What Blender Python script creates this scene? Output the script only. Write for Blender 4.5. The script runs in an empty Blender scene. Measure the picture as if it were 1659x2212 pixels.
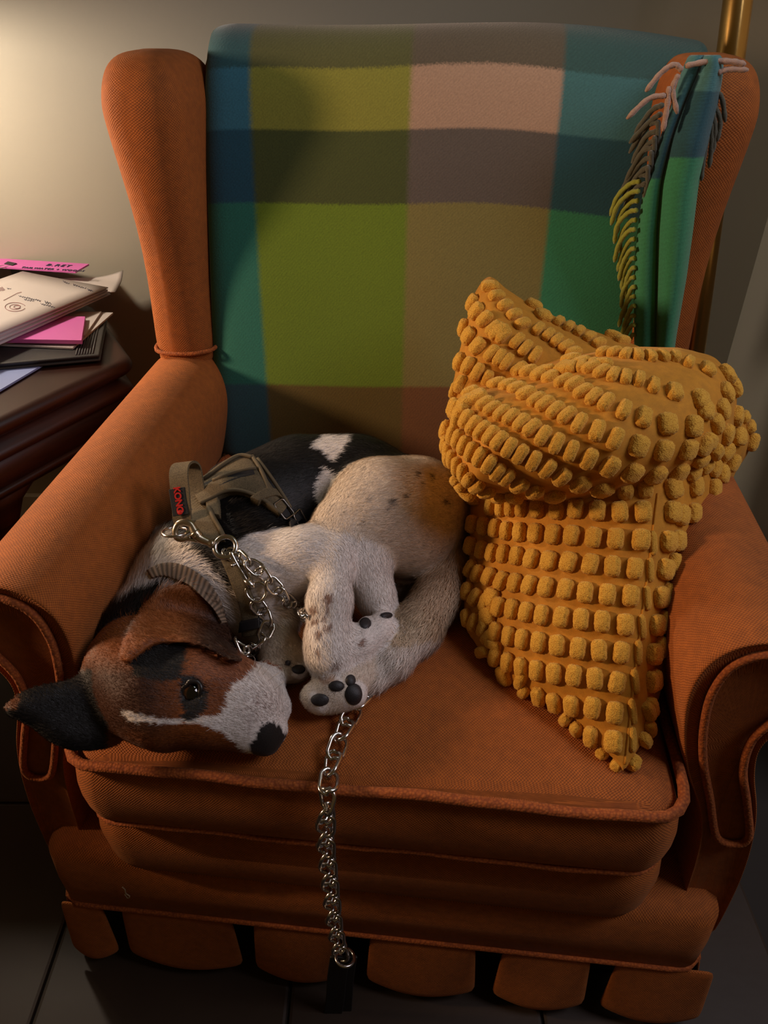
import bpy, bmesh, math, random
import numpy as np
from mathutils import Vector, Matrix
from mathutils.bvhtree import BVHTree
random.seed(4); RNG = np.random.default_rng(7)
D = bpy.data; SC = bpy.context.scene; COL = SC.collection

# ------------------------------------------------------------------ camera
W, H, FPX = 1659, 2212, 1609.0
PITCH = math.radians(35.0)
CAM = np.array([0.0, -0.432, 1.09])
AX = np.array([0, math.cos(PITCH), -math.sin(PITCH)])
DN = np.array([0, -math.sin(PITCH), -math.cos(PITCH)])
RT = np.array([1.0, 0, 0])
cd = D.cameras.new('camera'); cam = D.objects.new('camera', cd); COL.objects.link(cam)
cam.location = CAM; cam.rotation_euler = (math.pi/2 - PITCH, 0, 0)
cd.sensor_fit = 'VERTICAL'; cd.sensor_height = 24.0; cd.lens = FPX / H * 24.0
cd.clip_start = 0.01; SC.camera = cam

# ------------------------------------------------------------------ light
SC.view_settings.view_transform = 'Standard'; SC.view_settings.look = 'None'
SC.view_settings.gamma = 1.0; SC.view_settings.use_curve_mapping = False
SC.view_settings.exposure = 0.0
SC.cycles.use_denoising = True
SC.cycles.max_bounces = 6
wd = D.worlds.new('world'); SC.world = wd; wd.use_nodes = True
wd.node_tree.nodes['Background'].inputs[0].default_value = (1.0, 0.60, 0.22, 1)
wd.node_tree.nodes['Background'].inputs[1].default_value = 0.054

def lamp(name, typ, loc, energy, color, target=None, **kw):
    l = D.lights.new(name, typ); l.energy = energy; l.color = color
    for k, v in kw.items(): setattr(l, k, v)
    o = D.objects.new(name, l); COL.objects.link(o); o.location = loc
    if target is not None:
        o.rotation_euler = (Vector(target) - Vector(loc)).to_track_quat('-Z', 'Y').to_euler()
    return o
# the table lamp at the far end of the side table, just out of frame (its shade is built with the table)
LAMP = (-.90, .75, 1.06)
lamp('table_lamp_bulb', 'POINT', LAMP, 15.0, (1.0, 0.85, 0.68), shadow_soft_size=0.035)
# added spot for key light from the left, cone narrowed to spare the floor
lamp('added_key_spot', 'SPOT', (-1.6, 0.12, 1.15), 86.0, (1.0, 0.65, 0.41), (0.1, 0.28, 0.72), spot_size=math.radians(46), spot_blend=.35, shadow_soft_size=0.10)
# the floor lamp whose brass pole shows behind the chair, its head above the frame
lamp('floor_lamp_bulb', 'AREA', (0.45, 0.35, 1.75), 1.1, (0.9, 1.0, 1.0), (0.3, 0.2, 0.5), size=0.3)
# cool daylight from a window high on the right, behind the camera
lamp('window_light', 'AREA', (1.15, -0.22, 1.75), 8.8, (0.95, 0.88, 1.0), (0, 0.25, 0.5), size=0.6)

# ------------------------------------------------------------------ pixel rays (measuring the photograph)
def ray(x, y): return AX + RT*((x - W/2)/FPX) + DN*((y - H/2)/FPX)
def atz(x, y, z):
    r = ray(x, y); return CAM + r*((z - CAM[2])/r[2])
def aty(x, y, yy):
    r = ray(x, y); return CAM + r*((yy - CAM[1])/r[1])
def atd(x, y, d): return CAM + ray(x, y)*d
def proj(P):
    v = np.asarray(P, float) - CAM; d = v @ AX
    return np.stack([W/2 + FPX*(v @ RT)/d, H/2 + FPX*(v @ DN)/d, d], -1)

# ------------------------------------------------------------------ helpers
def tag(o, label=None, cat=None, group=None, kind=None):
    if label: o['label'] = label
    if cat: o['category'] = cat
    if group: o['group'] = group
    if kind: o['kind'] = kind
    return o
def empty(name, loc=(0,0,0), label=None, cat=None, group=None, rz=0.0):
    o = D.objects.new(name, None); COL.objects.link(o); o.location = loc
    o.rotation_euler = (0, 0, rz); o.empty_display_size = 0.02
    return tag(o, label, cat, group)
def mesh(name, verts, faces, smooth=True, uv=None):
    me = D.meshes.new(name); me.from_pydata([tuple(map(float, v)) for v in verts], [], [tuple(map(int, f)) for f in faces])
    if smooth: me.polygons.foreach_set('use_smooth', [True]*len(me.polygons))
    if uv is not None:
        l = me.uv_layers.new(name='UVMap'); idx = np.empty(len(me.loops), np.int32)
        me.loops.foreach_get('vertex_index', idx)
        l.data.foreach_set('uv', np.asarray(uv, np.float32)[idx].ravel())
    me.update(); return me
def put(name, me, mat, parent=None, loc=None):
    if mat is not None and not me.materials: me.materials.append(mat)
    o = D.objects.new(name, me); COL.objects.link(o)
    if parent is not None: o.parent = parent
    if loc is not None: o.location = loc
    return o
def bevel(o, w, seg=2, ang=35):
    m = o.modifiers.new('b', 'BEVEL'); m.width = w; m.segments = seg; m.limit_method = 'ANGLE'; m.angle_limit = math.radians(ang)
    return o
def subsurf(o, n=1):
    m = o.modifiers.new('s', 'SUBSURF'); m.levels = n; m.render_levels = n; return o
def fix_normals(me):
    bm = bmesh.new(); bm.from_mesh(me); bmesh.ops.recalc_face_normals(bm, faces=bm.faces); bm.to_mesh(me); bm.free(); return me
def catmull(pts, n, closed=False):
    """n samples per span"""
    P = np.asarray(pts, float); m = len(P); out = []
    for i in range(m if closed else m - 1):
        if closed: p0, p1, p2, p3 = P[(i-1) % m], P[i], P[(i+1) % m], P[(i+2) % m]
        else:
            p1, p2 = P[i], P[i+1]; p0 = P[i-1] if i > 0 else 2*p1 - p2; p3 = P[i+2] if i + 2 < m else 2*p2 - p1
        for k in range(n):
            t = k/n; out.append(.5*((2*p1) + (-p0+p2)*t + (2*p0-5*p1+4*p2-p3)*t*t + (-p0+3*p1-3*p2+p3)*t**3))
    if not closed: out.append(P[-1])
    return np.array(out)
def resample(P, n=None, step=None, closed=False):
    P = np.asarray(P, float)
    if closed: P = np.vstack([P, P[:1]])
    s = np.r_[0, np.cumsum(np.linalg.norm(np.diff(P, axis=0), axis=1))]
    if n is None: n = max(2, int(round(s[-1]/step)) + 1)
    t = np.linspace(0, s[-1], n + 1)[:-1] if closed else np.linspace(0, s[-1], n)
    return np.stack([np.interp(t, s, P[:, k]) for k in range(P.shape[1])], 1)
def loft(rings, cap0=True, cap1=True, closed=True):
    R = np.asarray(rings, float); m, n = R.shape[:2]; V = R.reshape(-1, 3); F = []
    for i in range(m - 1):
        for j in range(n if closed else n - 1):
            k = (j + 1) % n; F.append((i*n+j, i*n+k, (i+1)*n+k, (i+1)*n+j))
    if cap0: F.append(tuple(range(n))[::-1])
    if cap1: F.append(tuple((m-1)*n + j for j in range(n)))
    return V, F
def boxuv(me):
    l = me.uv_layers.new(name='UVMap'); vs = me.vertices
    for p in me.polygons:
        a = max(range(3), key=lambda k: abs(p.normal[k])); i, j = [k for k in range(3) if k != a]
        for li in p.loop_indices: c = vs[me.loops[li].vertex_index].co; l.data[li].uv = (c[i] + a*.37, c[j] + a*.21)
    return me
def loftmesh(name, rings):
    R = np.asarray(rings, float); m, n = R.shape[:2]; V, F = loft(R); me = mesh(name, V, F)
    du = np.linalg.norm(np.roll(R, -1, 1) - R, axis=2).mean(0); U = np.r_[0, np.cumsum(du)]
    dv = np.linalg.norm(np.diff(R, axis=0), axis=2).mean(1); VV = np.r_[0, np.cumsum(dv)]
    l = me.uv_layers.new(name='UVMap'); li = 0
    for i in range(m-1):
        for j in range(n):
            for (a, b) in ((j, i), (j+1, i), (j+1, i+1), (j, i+1)): l.data[li].uv = (U[a], VV[b]); li += 1
    for cap in (R[0][::-1], R[-1]):
        ax_ = [k for k in range(3) if k != int(np.argmin(np.ptp(cap, axis=0)))]
        for p in cap: l.data[li].uv = (p[ax_[0]], p[ax_[1]]); li += 1
    return fix_normals(me)
def frames(P, closed=False, up=None):
    P = np.asarray(P, float); n = len(P)
    T = np.empty_like(P)
    if closed: T = np.roll(P, -1, 0) - np.roll(P, 1, 0)
    else: T[1:-1] = P[2:] - P[:-2]; T[0] = P[1]-P[0]; T[-1] = P[-1]-P[-2]
    T /= np.linalg.norm(T, axis=1)[:, None] + 1e-12
    a = np.array([0, 0, 1.]) if up is None else np.asarray(up, float)
    if abs(T[0] @ a) > .9: a = np.array([1., 0, 0])
    N = np.empty_like(P); x = np.cross(T[0], a); x /= np.linalg.norm(x); N[0] = x
    for i in range(1, n):
        x = N[i-1] - T[i]*(N[i-1] @ T[i]); N[i] = x/(np.linalg.norm(x)+1e-12)
    return T, N, np.cross(T, N)
def tube_vf(P, r, k=8, closed=False, taper=None, off=0):
    P = np.asarray(P, float); T, N, B = frames(P, closed); n = len(P)
    r = np.broadcast_to(np.asarray(r, float), (n,)) if taper is None else np.asarray(taper, float)
    a = np.linspace(0, 2*np.pi, k, endpoint=False)
    V = P[:, None, :] + r[:, None, None]*(np.cos(a)[None, :, None]*N[:, None, :] + np.sin(a)[None, :, None]*B[:, None, :])
    V = V.reshape(-1, 3); F = []
    for i in range(n if closed else n - 1):
        i2 = (i + 1) % n
        for j in range(k):
            j2 = (j+1) % k; F.append((off+i*k+j, off+i*k+j2, off+i2*k+j2, off+i2*k+j))
    if not closed:
        F.append(tuple(off+j for j in range(k))[::-1]); F.append(tuple(off+(n-1)*k + j for j in range(k)))
    return V, F
def tube(name, P, r, mat, parent=None, k=8, closed=False, taper=None):
    V, F = tube_vf(P, r, k, closed, taper); return put(name, fix_normals(mesh(name, V, F)), mat, parent)
def prism(name, poly, z0, z1, mat, parent=None, bev=0.0):
    n = len(poly); V = [(p[0], p[1], z0) for p in poly] + [(p[0], p[1], z1) for p in poly]
    F = [tuple(range(n))[::-1], tuple(range(n, 2*n))] + [(i, (i+1) % n, n+(i+1) % n, n+i) for i in range(n)]
    o = put(name, fix_normals(mesh(name, V, F, smooth=False)), mat, parent)
    if bev: bevel(o, bev)
    return o

# ------------------------------------------------------------------ materials
def nmat(name):
    m = D.materials.new(name); m.use_nodes = True; nt = m.node_tree
    return m, nt, nt.nodes['Principled BSDF']
def nd(nt, typ, **kw):
    n = nt.nodes.new(typ)
    for k, v in kw.items():
        if k[0] == '_': setattr(n, k[1:], v)
        else: n.inputs[k.replace('__', ' ')].default_value = v
    return n
def plain(name, col, rough=.6, metal=0.0, bump=None, sheen=0.0, var=0.0, vscale=8.0):
    m, nt, b = nmat(name); b.inputs['Base Color'].default_value = (*col, 1)
    b.inputs['Roughness'].default_value = rough; b.inputs['Metallic'].default_value = metal
    if sheen: b.inputs['Sheen Weight'].default_value = sheen; b.inputs['Sheen Roughness'].default_value = .5
    tc = nd(nt, 'ShaderNodeTexCoord')
    if var:
        n = nd(nt, 'ShaderNodeTexNoise', Scale=vscale, Detail=4.0); nt.links.new(tc.outputs['Object'], n.inputs['Vector'])
        mx = nd(nt, 'ShaderNodeMix', _data_type='RGBA'); mx.inputs[6].default_value = (*[c*(1-var) for c in col], 1); mx.inputs[7].default_value = (*[min(1, c*(1+var)) for c in col], 1)
        nt.links.new(n.outputs['Fac'], mx.inputs[0]); nt.links.new(mx.outputs[2], b.inputs['Base Color'])
    if bump:
        n = nd(nt, 'ShaderNodeTexNoise', Scale=bump[0], Detail=3.0); nt.links.new(tc.outputs['Object'], n.inputs['Vector'])
        bp = nd(nt, 'ShaderNodeBump', Strength=bump[1], Distance=bump[2]); nt.links.new(n.outputs['Fac'], bp.inputs['Height']); nt.links.new(bp.outputs[0], b.inputs['Normal'])
    return m
def weave(name, col, dark, scale=1900.0, strength=.6, dist=.0010, sheen=.35, uvs=True):
    """coarse woven upholstery: one dot per yarn crossing, slubs and a worn fuzz"""
    m, nt, b = nmat(name); tc = nd(nt, 'ShaderNodeTexCoord'); L = nt.links.new
    src = tc.outputs['UV'] if uvs else tc.outputs['Object']
    if uvs:
        dn = nd(nt, 'ShaderNodeTexNoise', Scale=90.0, Detail=2.0); L(src, dn.inputs['Vector'])
        dm = nd(nt, 'ShaderNodeVectorMath', _operation='MULTIPLY_ADD'); L(dn.outputs['Color'], dm.inputs[0]); dm.inputs[1].default_value = (.0030, .0030, 0); L(src, dm.inputs[2])
        sp = nd(nt, 'ShaderNodeSeparateXYZ'); L(dm.outputs[0], sp.inputs[0]); sn = []
        for ax_ in 'XY':
            m1 = nd(nt, 'ShaderNodeMath', _operation='MULTIPLY'); L(sp.outputs[ax_], m1.inputs[0]); m1.inputs[1].default_value = scale
            s1 = nd(nt, 'ShaderNodeMath', _operation='SINE'); L(m1.outputs[0], s1.inputs[0]); sn.append(s1)
        pr = nd(nt, 'ShaderNodeMath', _operation='MULTIPLY'); L(sn[0].outputs[0], pr.inputs[0]); L(sn[1].outputs[0], pr.inputs[1])
        dist_out = nd(nt, 'ShaderNodeMath', _operation='MULTIPLY_ADD'); L(pr.outputs[0], dist_out.inputs[0]); dist_out.inputs[1].default_value = -.42; dist_out.inputs[2].default_value = .45
        dout = dist_out.outputs[0]
    else:
        v = nd(nt, 'ShaderNodeTexVoronoi', Scale=scale, Randomness=.8); L(src, v.inputs['Vector']); dout = v.outputs['Distance']
    n = nd(nt, 'ShaderNodeTexNoise', Scale=110.0, Detail=3.0); L(tc.outputs['Object'], n.inputs['Vector'])
    n2 = nd(nt, 'ShaderNodeTexNoise', Scale=7.0, Detail=5.0); L(tc.outputs['Object'], n2.inputs['Vector'])
    r = nd(nt, 'ShaderNodeMapRange'); r.inputs[1].default_value = .15; r.inputs[2].default_value = .75; L(dout, r.inputs[0])
    mx = nd(nt, 'ShaderNodeMix', _data_type='RGBA'); mx.inputs[6].default_value = (*col, 1); mx.inputs[7].default_value = (*dark, 1); L(r.outputs[0], mx.inputs[0])
    m2 = nd(nt, 'ShaderNodeMix', _data_type='RGBA', _blend_type='MULTIPLY'); m2.inputs[0].default_value = .6
    a = nd(nt, 'ShaderNodeMath', _operation='ADD'); L(n.outputs['Fac'], a.inputs[0]); L(n2.outputs['Fac'], a.inputs[1])
    L(mx.outputs[2], m2.inputs[6]); L(a.outputs[0], m2.inputs[7]); L(m2.outputs[2], b.inputs['Base Color'])
    b.inputs['Roughness'].default_value = .85; b.inputs['Sheen Weight'].default_value = sheen; b.inputs['Sheen Roughness'].default_value = .4
    b.inputs['Sheen Tint'].default_value = (1, .55, .25, 1)
    hs = nd(nt, 'ShaderNodeMath', _operation='MULTIPLY_ADD'); L(n.outputs['Fac'], hs.inputs[0]); hs.inputs[1].default_value = -.5; L(dout, hs.inputs[2])
    bp = nd(nt, 'ShaderNodeBump', Strength=strength, Distance=dist, _invert=True); L(hs.outputs[0], bp.inputs['Height']); L(bp.outputs[0], b.inputs['Normal'])
    return m
M = {}
M['rust'] = weave('rust_tweed', (.42, .116, .0125), (.22, .053, .005), sheen=.12)
M['rust_welt'] = weave('rust_welt', (.40, .104, .015), (.22, .046, .006), scale=330, sheen=.12, uvs=False)
M['wall'] = plain('painted_wall', (.38, .345, .275), .75, bump=(90, .12, .002), var=.03, vscale=3)
M['wall_r'] = plain('side_wall_lit', (.46, .43, .36), .75, bump=(90, .12, .002), var=.03, vscale=3)  # wall paint made lighter here to stand in for lamplight
M['trim'] = plain('white_trim', (.6, .57, .5), .5)
M['tile'] = plain('dark_floor_tile', (.030, .017, .008), .55, bump=(30, .2, .002), var=.3, vscale=9)
M['grout'] = plain('grout', (.03, .025, .02), .9)
M['brass'] = plain('brushed_brass', (.62, .40, .13), .24, 1.0, bump=(400, .05, .0005))
M['black'] = plain('black_plastic', (.012, .012, .014), .45)
def wood_mat():
    m, nt, b = nmat('mahogany'); tc = nd(nt, 'ShaderNodeTexCoord'); L = nt.links.new
    mp = nd(nt, 'ShaderNodeMapping'); mp.inputs['Scale'].default_value = (6, 6, 60); mp.inputs['Rotation'].default_value = (0, .05, .55); L(tc.outputs['Object'], mp.inputs[0])
    n = nd(nt, 'ShaderNodeTexNoise', Scale=1.0, Detail=6.0, Distortion=1.2); L(mp.outputs[0], n.inputs['Vector'])
    cr = nd(nt, 'ShaderNodeValToRGB'); cr.color_ramp.elements[0].position = .3; cr.color_ramp.elements[1].position = .75
    cr.color_ramp.elements[0].color = (.010, .003, .002, 1); cr.color_ramp.elements[1].color = (.045, .012, .005, 1)
    L(n.outputs['Fac'], cr.inputs[0]); L(cr.outputs[0], b.inputs['Base Color']); b.inputs['Roughness'].default_value = .42; b.inputs['Specular IOR Level'].default_value = .35
    return m
M['wood'] = wood_mat()
# ------------------------------------------------------------------ setting
WY, WX = 1.06, 0.735
def quad_slab(name, a, b, mat, **kw):   # axis aligned box a..b
    x0, y0, z0 = a; x1, y1, z1 = b
    V = [(x0,y0,z0),(x1,y0,z0),(x1,y1,z0),(x0,y1,z0),(x0,y0,z1),(x1,y0,z1),(x1,y1,z1),(x0,y1,z1)]
    F = [(0,3,2,1),(4,5,6,7),(0,1,5,4),(1,2,6,5),(2,3,7,6),(3,0,4,7)]
    o = put(name, mesh(name, V, F, smooth=False), mat); return tag(o, **kw)
quad_slab('wall_back', (-2.2, WY, 0), (WX + .08, WY + .08, 2.4), M['wall'], kind='structure')
quad_slab('wall_right', (WX, .25, 0), (WX + .08, WY, 2.4), M['wall_r'], kind='structure')
quad_slab('baseboard_back', (-2.2, WY - .015, 0), (WX, WY, .10), M['trim'], kind='structure')
quad_slab('baseboard_right', (WX - .015, .25, 0), (WX, WY - .015, .10), M['trim'], kind='structure')
fl = quad_slab('floor', (-2.2, -1.8, -.03), (2.0, WY + .08, -.006), M['grout'], kind='structure')
tm = mesh('tile', [(-.1625,-.1625,-.01),(.1625,-.1625,-.01),(.1625,.1625,-.01),(-.1625,.1625,-.01),(-.1625,-.1625,-.001),(.1625,-.1625,-.001),(.1625,.1625,-.001),(-.1625,.1625,-.001),
                  (-.159,-.159,0),(.159,-.159,0),(.159,.159,0),(-.159,.159,0)],
          [(0,1,5,4),(1,2,6,5),(2,3,7,6),(3,0,4,7),(4,5,9,8),(5,6,10,9),(6,7,11,10),(7,4,8,11),(8,9,10,11)], smooth=False)
tm.materials.append(M['tile'])
for i in range(-4, 3):
    for j in range(-1, 4):
        x, y = .04 + i*.33, -.20 + j*.33
        if x + .17 < WX and y + .17 < WY: put('tile', tm, None, fl, (x, y, random.uniform(-.0008, .0008)))
# ------------------------------------------------------------------ armchair
PHI = math.radians(-6.0); CHO = np.array([-.02, 0.0, 0.0])
chair = empty('armchair', tuple(CHO), 'rust orange tweed wingback armchair holding the dog and the yellow cushion', 'armchair', rz=PHI)
CP, SP = math.cos(PHI), math.sin(PHI)
def w2c(P):
    Q = np.asarray(P, float) - CHO; return np.stack([CP*Q[..., 0] + SP*Q[..., 1], -SP*Q[..., 0] + CP*Q[..., 1], Q[..., 2]], -1)
def c2w(P):
    P = np.asarray(P, float); return np.stack([CP*P[..., 0] - SP*P[..., 1], SP*P[..., 0] + CP*P[..., 1], P[..., 2]], -1) + CHO
def chy(x, y, yl):
    """photo pixel -> chair coordinates on the plane y = yl of the chair"""
    n = np.array([-SP, CP, 0]); r = ray(x, y); t = (yl - (CAM - CHO) @ n)/(r @ n); return w2c(CAM + r*t)
def rrect(x0, x1, y0, y1, r, n=6):
    out = []
    for cx, cy, a0 in ((x1-r, y1-r, 0), (x0+r, y1-r, 90), (x0+r, y0+r, 180), (x1-r, y0+r, 270)):
        for k in range(n + 1):
            a = math.radians(a0 + 90*k/n); out.append((cx + r*math.cos(a), cy + r*math.sin(a)))
    return np.array(out)
def box_rings(x0, x1, y0, y1, r, prof, n=6):
    """rounded box: prof = (inset, z)"""
    R = []
    for ins, z in prof:
        p = rrect(x0+ins, x1-ins, y0+ins, y1-ins, max(r-ins, .008) if ins < r else .03, n); R.append(np.c_[p, np.full(len(p), z)])
    return R
# seat cushion
SX0, SX1, SY0, SY1 = -.302, .302, 0.0, .60
prof = [(.03,.352),(.008,.354),(-.002,.366),(-.008,.40),(-.007,.43),(.0,.455),(.004,.462),(.02,.469),(.045,.4735),(.08,.478),(.12,.481),(.16,.483),(.20,.4845),(.235,.4855),(.262,.486)]
R = box_rings(SX0, SX1, SY0, SY1, .035, prof, 8)
R = np.array(R); 
def dent(P):
    x, y = P[..., 0], P[..., 1]
    return (np.sin(x*13+1)*np.sin(y*11+.5)*.003 + .0015*np.sin(x*31+y*17))
top = np.clip((R[..., 2]-.46)/.02, 0, 1); R[..., 2] += dent(R)*top; R[..., 0] += .004*np.sin(R[..., 0]*15+R[..., 2]*40)*.5
V, F = loft(R); o = put('seat_cushion', boxuv(fix_normals(mesh('seat_cushion', V, F))), M['rust'], chair); subsurf(o, 1); seat = o
for zz, ins, wr in ((.464, -.003, .0056), (.362, .001, .0036)):
    P = rrect(SX0+ins, SX1-ins, SY0+ins, SY1-ins, .035, 8); P = np.c_[P, np.full(len(P), zz)]; P = resample(P, 160, closed=True)
    P[:, 2] += .0018*np.sin(np.arange(160)*.37) + .001*np.sin(np.arange(160)*.91)
    tube('welt', P, wr, M['rust_welt'], seat, k=8, closed=True)
# deck under the cushion (rounded ends), front rail, base
R = box_rings(-.318, .318, .012, .60, .05, [(.03,.238),(.006,.242),(0,.26),(-.004,.30),(0,.335),(.012,.352),(.04,.356)], 8)
V, F = loft(R); put('deck_border', boxuv(fix_normals(mesh('deck_border', V, F))), M['rust'], chair)
R = box_rings(-.40, .40, .022, .72, .03, [(.02,.128),(.0,.134),(-.002,.18),(0,.232),(.015,.244),(.03,.246)], 6)
V, F = loft(R); put('front_rail', boxuv(fix_normals(mesh('front_rail', V, F))), M['rust'], chair)
P = rrect(-.4005, .4005, .0215, .7205, .03, 6); tube('welt', resample(np.c_[P, np.full(len(P), .134)], 140, closed=True), .0038, M['rust_welt'], chair, closed=True)
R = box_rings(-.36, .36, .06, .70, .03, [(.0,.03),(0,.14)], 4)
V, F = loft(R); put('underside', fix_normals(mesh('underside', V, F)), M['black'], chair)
# skirt panels
def skirt(x0, x1, side=None, bulge=.0):
    n, m = 9, 6; V = []; 
    for lay in (0, 1):
        for i in range(m):
            t = i/(m-1)
            for j in range(n):
                u = j/(n-1); x = x0 + (x1-x0)*u + (u-.5)*.012*t
                z = .134 - .112*t - .010*t*math.sin(math.pi*u) + .006*t
                y = .020 - .006*t - .010*math.sin(math.pi*u)*t + .006*lay
                if side is not None: p = (side + (1 if side > 0 else -1)*(.012*t + .010*math.sin(math.pi*u)*t - .006*lay), x, z)
                else: p = (x, y, z)
                V.append(p)
    F = []
    for lay in (0, 1):
        o_ = lay*n*m
        for i in range(m-1):
            for j in range(n-1):
                q = (o_+i*n+j, o_+i*n+j+1, o_+(i+1)*n+j+1, o_+(i+1)*n+j); F.append(q if lay == 0 else q[::-1])
    bd = [j for j in range(n)] + [i*n+n-1 for i in range(1, m)] + [(m-1)*n+j for j in range(n-2, -1, -1)] + [i*n for i in range(m-2, 0, -1)]
    for a, b in zip(bd, bd[1:] + bd[:1]): F.append((a, b, b + n*m, a + n*m))
    o = put('skirt_panel', boxuv(fix_normals(mesh('skirt_panel', V, F))), M['rust'], chair); subsurf(o, 1)
edges = [(-75,280),(315,528),(568,738),(800,1020),(1076,1268),(1322,1545)]
for a, b in edges:
    xa, xb = chy(a, 2110, .02)[0], chy(b, 2110, .02)[0]; skirt(max(xa, -.40), xb)
for s in (-.402, .402):
    for k in range(4): skirt(.035 + k*.17, .035 + k*.17 + .15, s)
# arms: rolled, lofted front to back; section in (x, z) for the LEFT arm
sec = [(-.365,.14),(-.352,.36),(-.312,.46),(-.293,.53),(-.288,.575),(-.296,.61),(-.316,.633),(-.346,.642),(-.378,.635),(-.402,.614),(-.412,.582),(-.405,.555),(-.386,.53),(-.374,.50),(-.382,.455),(-.402,.39),(-.416,.28),(-.416,.14)]
S = catmull(sec, 3)
def arm(sgn):
    R = []; c = S.mean(0)
    for y, k, dz in ((.062, .80, 0), (.056, .88, 0), (.055, .93, 0), (.058, .965, 0), (.066, .99, 0), (.08, 1, 0), (.12, 1, 0), (.2, 1, 0), (.3, 1, 0), (.4, 1, 0), (.5, 1, 0), (.6, 1, 0), (.70, 1, 0)):
        q = S.copy()
        if k < 1:   # inset toward the middle of the panel
            mid = np.stack([np.interp(S[:, 1], [.14,.36,.46,.52,.60,.64], [-.39,-.378,-.346,-.335,-.352,-.352]), np.clip(S[:, 1], .2, .595)], 1)
            q = mid + (S - mid)*k
        w = np.clip((q[:, 1]-.50)/.15, 0, 1)
        R.append(np.c_[q[:, 0] if sgn < 0 else -q[:, 0], np.full(len(q), y), q[:, 1] + dz*w])
    o = put('arm', loftmesh('arm', R), M['rust'], chair); subsurf(o, 1)
    # welt that outlines the scroll panel
    pan = [(-.325,.48),(-.314,.53),(-.311,.575),(-.321,.610),(-.348,.625),(-.376,.617),(-.393,.595),(-.392,.572),(-.376,.548),(-.362,.515),(-.365,.47),(-.382,.42),(-.400,.36),(-.388,.345),(-.368,.357),(-.346,.42)]
    P = catmull(pan, 6, closed=True); P = np.c_[P[:, 0]*(1 if sgn < 0 else -1), np.full(len(P), .056), P[:, 1]]
    tube('welt', P, .0042, M['rust_welt'], o, k=7, closed=True)
    return o
arm(-1); arm(1)
# wings: horizontal sections stacked up
def wing(sgn):
    lv = []   # z, outer x, inner x, front y
    for z, ox, ix, fy in ((.60,.392,.305,.575),(.66,.392,.305,.575),(.72,.388,.305,.574),(.79,.385,.302,.57),(.86,.386,.298,.56),(.92,.392,.294,.553),(.965,.396,.290,.55)):
        lv.append((z, ox, ix, fy))
    R = []
    for z, ox, ix, fy in lv:
        by = .74; my = (fy+.05+by)/2; q = [(ix+.004,by),(ix-.006,my),(ix,fy+.035),(ix+.016,fy+.010),(ix+.04,fy),(ox-.03,fy+.002),(ox-.010,fy+.014),(ox,fy+.04),(ox-.004,my),(ox-.012,by)]
        q = catmull(q, 3, closed=True); R.append(np.c_[q[:, 0]*sgn, q[:, 1], np.full(len(q), z)])
    cen = R[-1].mean(0)
    for z, k in ((.976,.985),(.987,.955),(.997,.912),(1.006,.855),(1.014,.78),(1.0205,.68),(1.026,.54),(1.029,.36),(1.030,.16)):
        q = cen + (R[len(lv)-1] - cen)*k; q[:, 2] = z; R.append(q)
    o = put('wing', loftmesh('wing', R), M['rust'], chair); subsurf(o, 1)
    z = .648; q = [(.302,.70),(.299,.61),(.315,.583),(.345,.5745),(.374,.577),(.3895,.60),(.388,.66)]
    P = catmull(q, 5); P = np.c_[P[:, 0]*sgn, P[:, 1], np.full(len(P), z)]; tube('welt', P, .0032, M['rust_welt'], o, k=7)
wing(-1); wing(1)
# back
R = []
for z, fy, by, ins in ((.36,.60,.74,0),(.47,.605,.745,0),(.60,.618,.75,0),(.75,.632,.76,0),(.90,.652,.775,0),(.98,.668,.785,.0),(1.01,.678,.787,.004),(1.03,.688,.782,.012),(1.04,.702,.772,.03)):
    q = rrect(-.30+ins, .30-ins, fy, by, .03, 5); R.append(np.c_[q, np.full(len(q), z)])
V, F = loft(R); o = put('backrest', boxuv(fix_normals(mesh('backrest', V, F))), M['rust'], chair); subsurf(o, 1)
# ------------------------------------------------------------------ side table (hexagonal) and what lies on it
HL = .30; HC = np.array([-.41 - HL, .705])
def hexa(R, z, r=.02, n=4):
    """rounded hexagon ring with circumradius R"""
    out = []
    for k in range(6):
        a = math.radians(60*k); V0 = HC + R*np.array([math.cos(a), math.sin(a)])
        pa, pb = [HC + R*np.array([math.cos(a + s), math.sin(a + s)]) for s in (-math.pi/3, math.pi/3)]
        da, db = (pa-V0)/np.linalg.norm(pa-V0), (pb-V0)/np.linalg.norm(pb-V0)
        A, B = V0 + da*r, V0 + db*r
        for q in range(n+1):
            t = q/n; out.append((*((1-t)**2*A + 2*t*(1-t)*V0 + t*t*B), z))
    return out
table = empty('side_table', (*HC, 0), 'dark mahogany six-sided side table under the stack of papers', 'table')
def tput(name, rings, mat, parent=None, base=(*HC, 0)):
    V, F = loft(rings); V = V - np.array(base); return put(name, fix_normals(mesh(name, V, F)), mat, parent or table)
tput('table_top', [hexa(R_, z) for R_, z in ((.27,.572),(.285,.572),(.294,.575),(.3,.581),(.302,.588),(.299,.595),(.292,.599),(.284,.600),(.15,.600))], M['wood'])
tput('moulding', [hexa(R_, z, .012) for R_, z in ((.262,.575),(.268,.570),(.275,.563),(.290,.553),(.294,.548),(.294,.541),(.286,.536),(.27,.532))], M['wood'])
tput('cabinet_body', [hexa(R_, z, .008) for R_, z in ((.276,.54),(.276,.484),(.270,.480))], M['wood'])
tput('lower_moulding', [hexa(R_, z, .012) for R_, z in ((.26,.492),(.282,.490),(.285,.484),(.280,.477),(.25,.476))], M['wood'])
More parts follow.
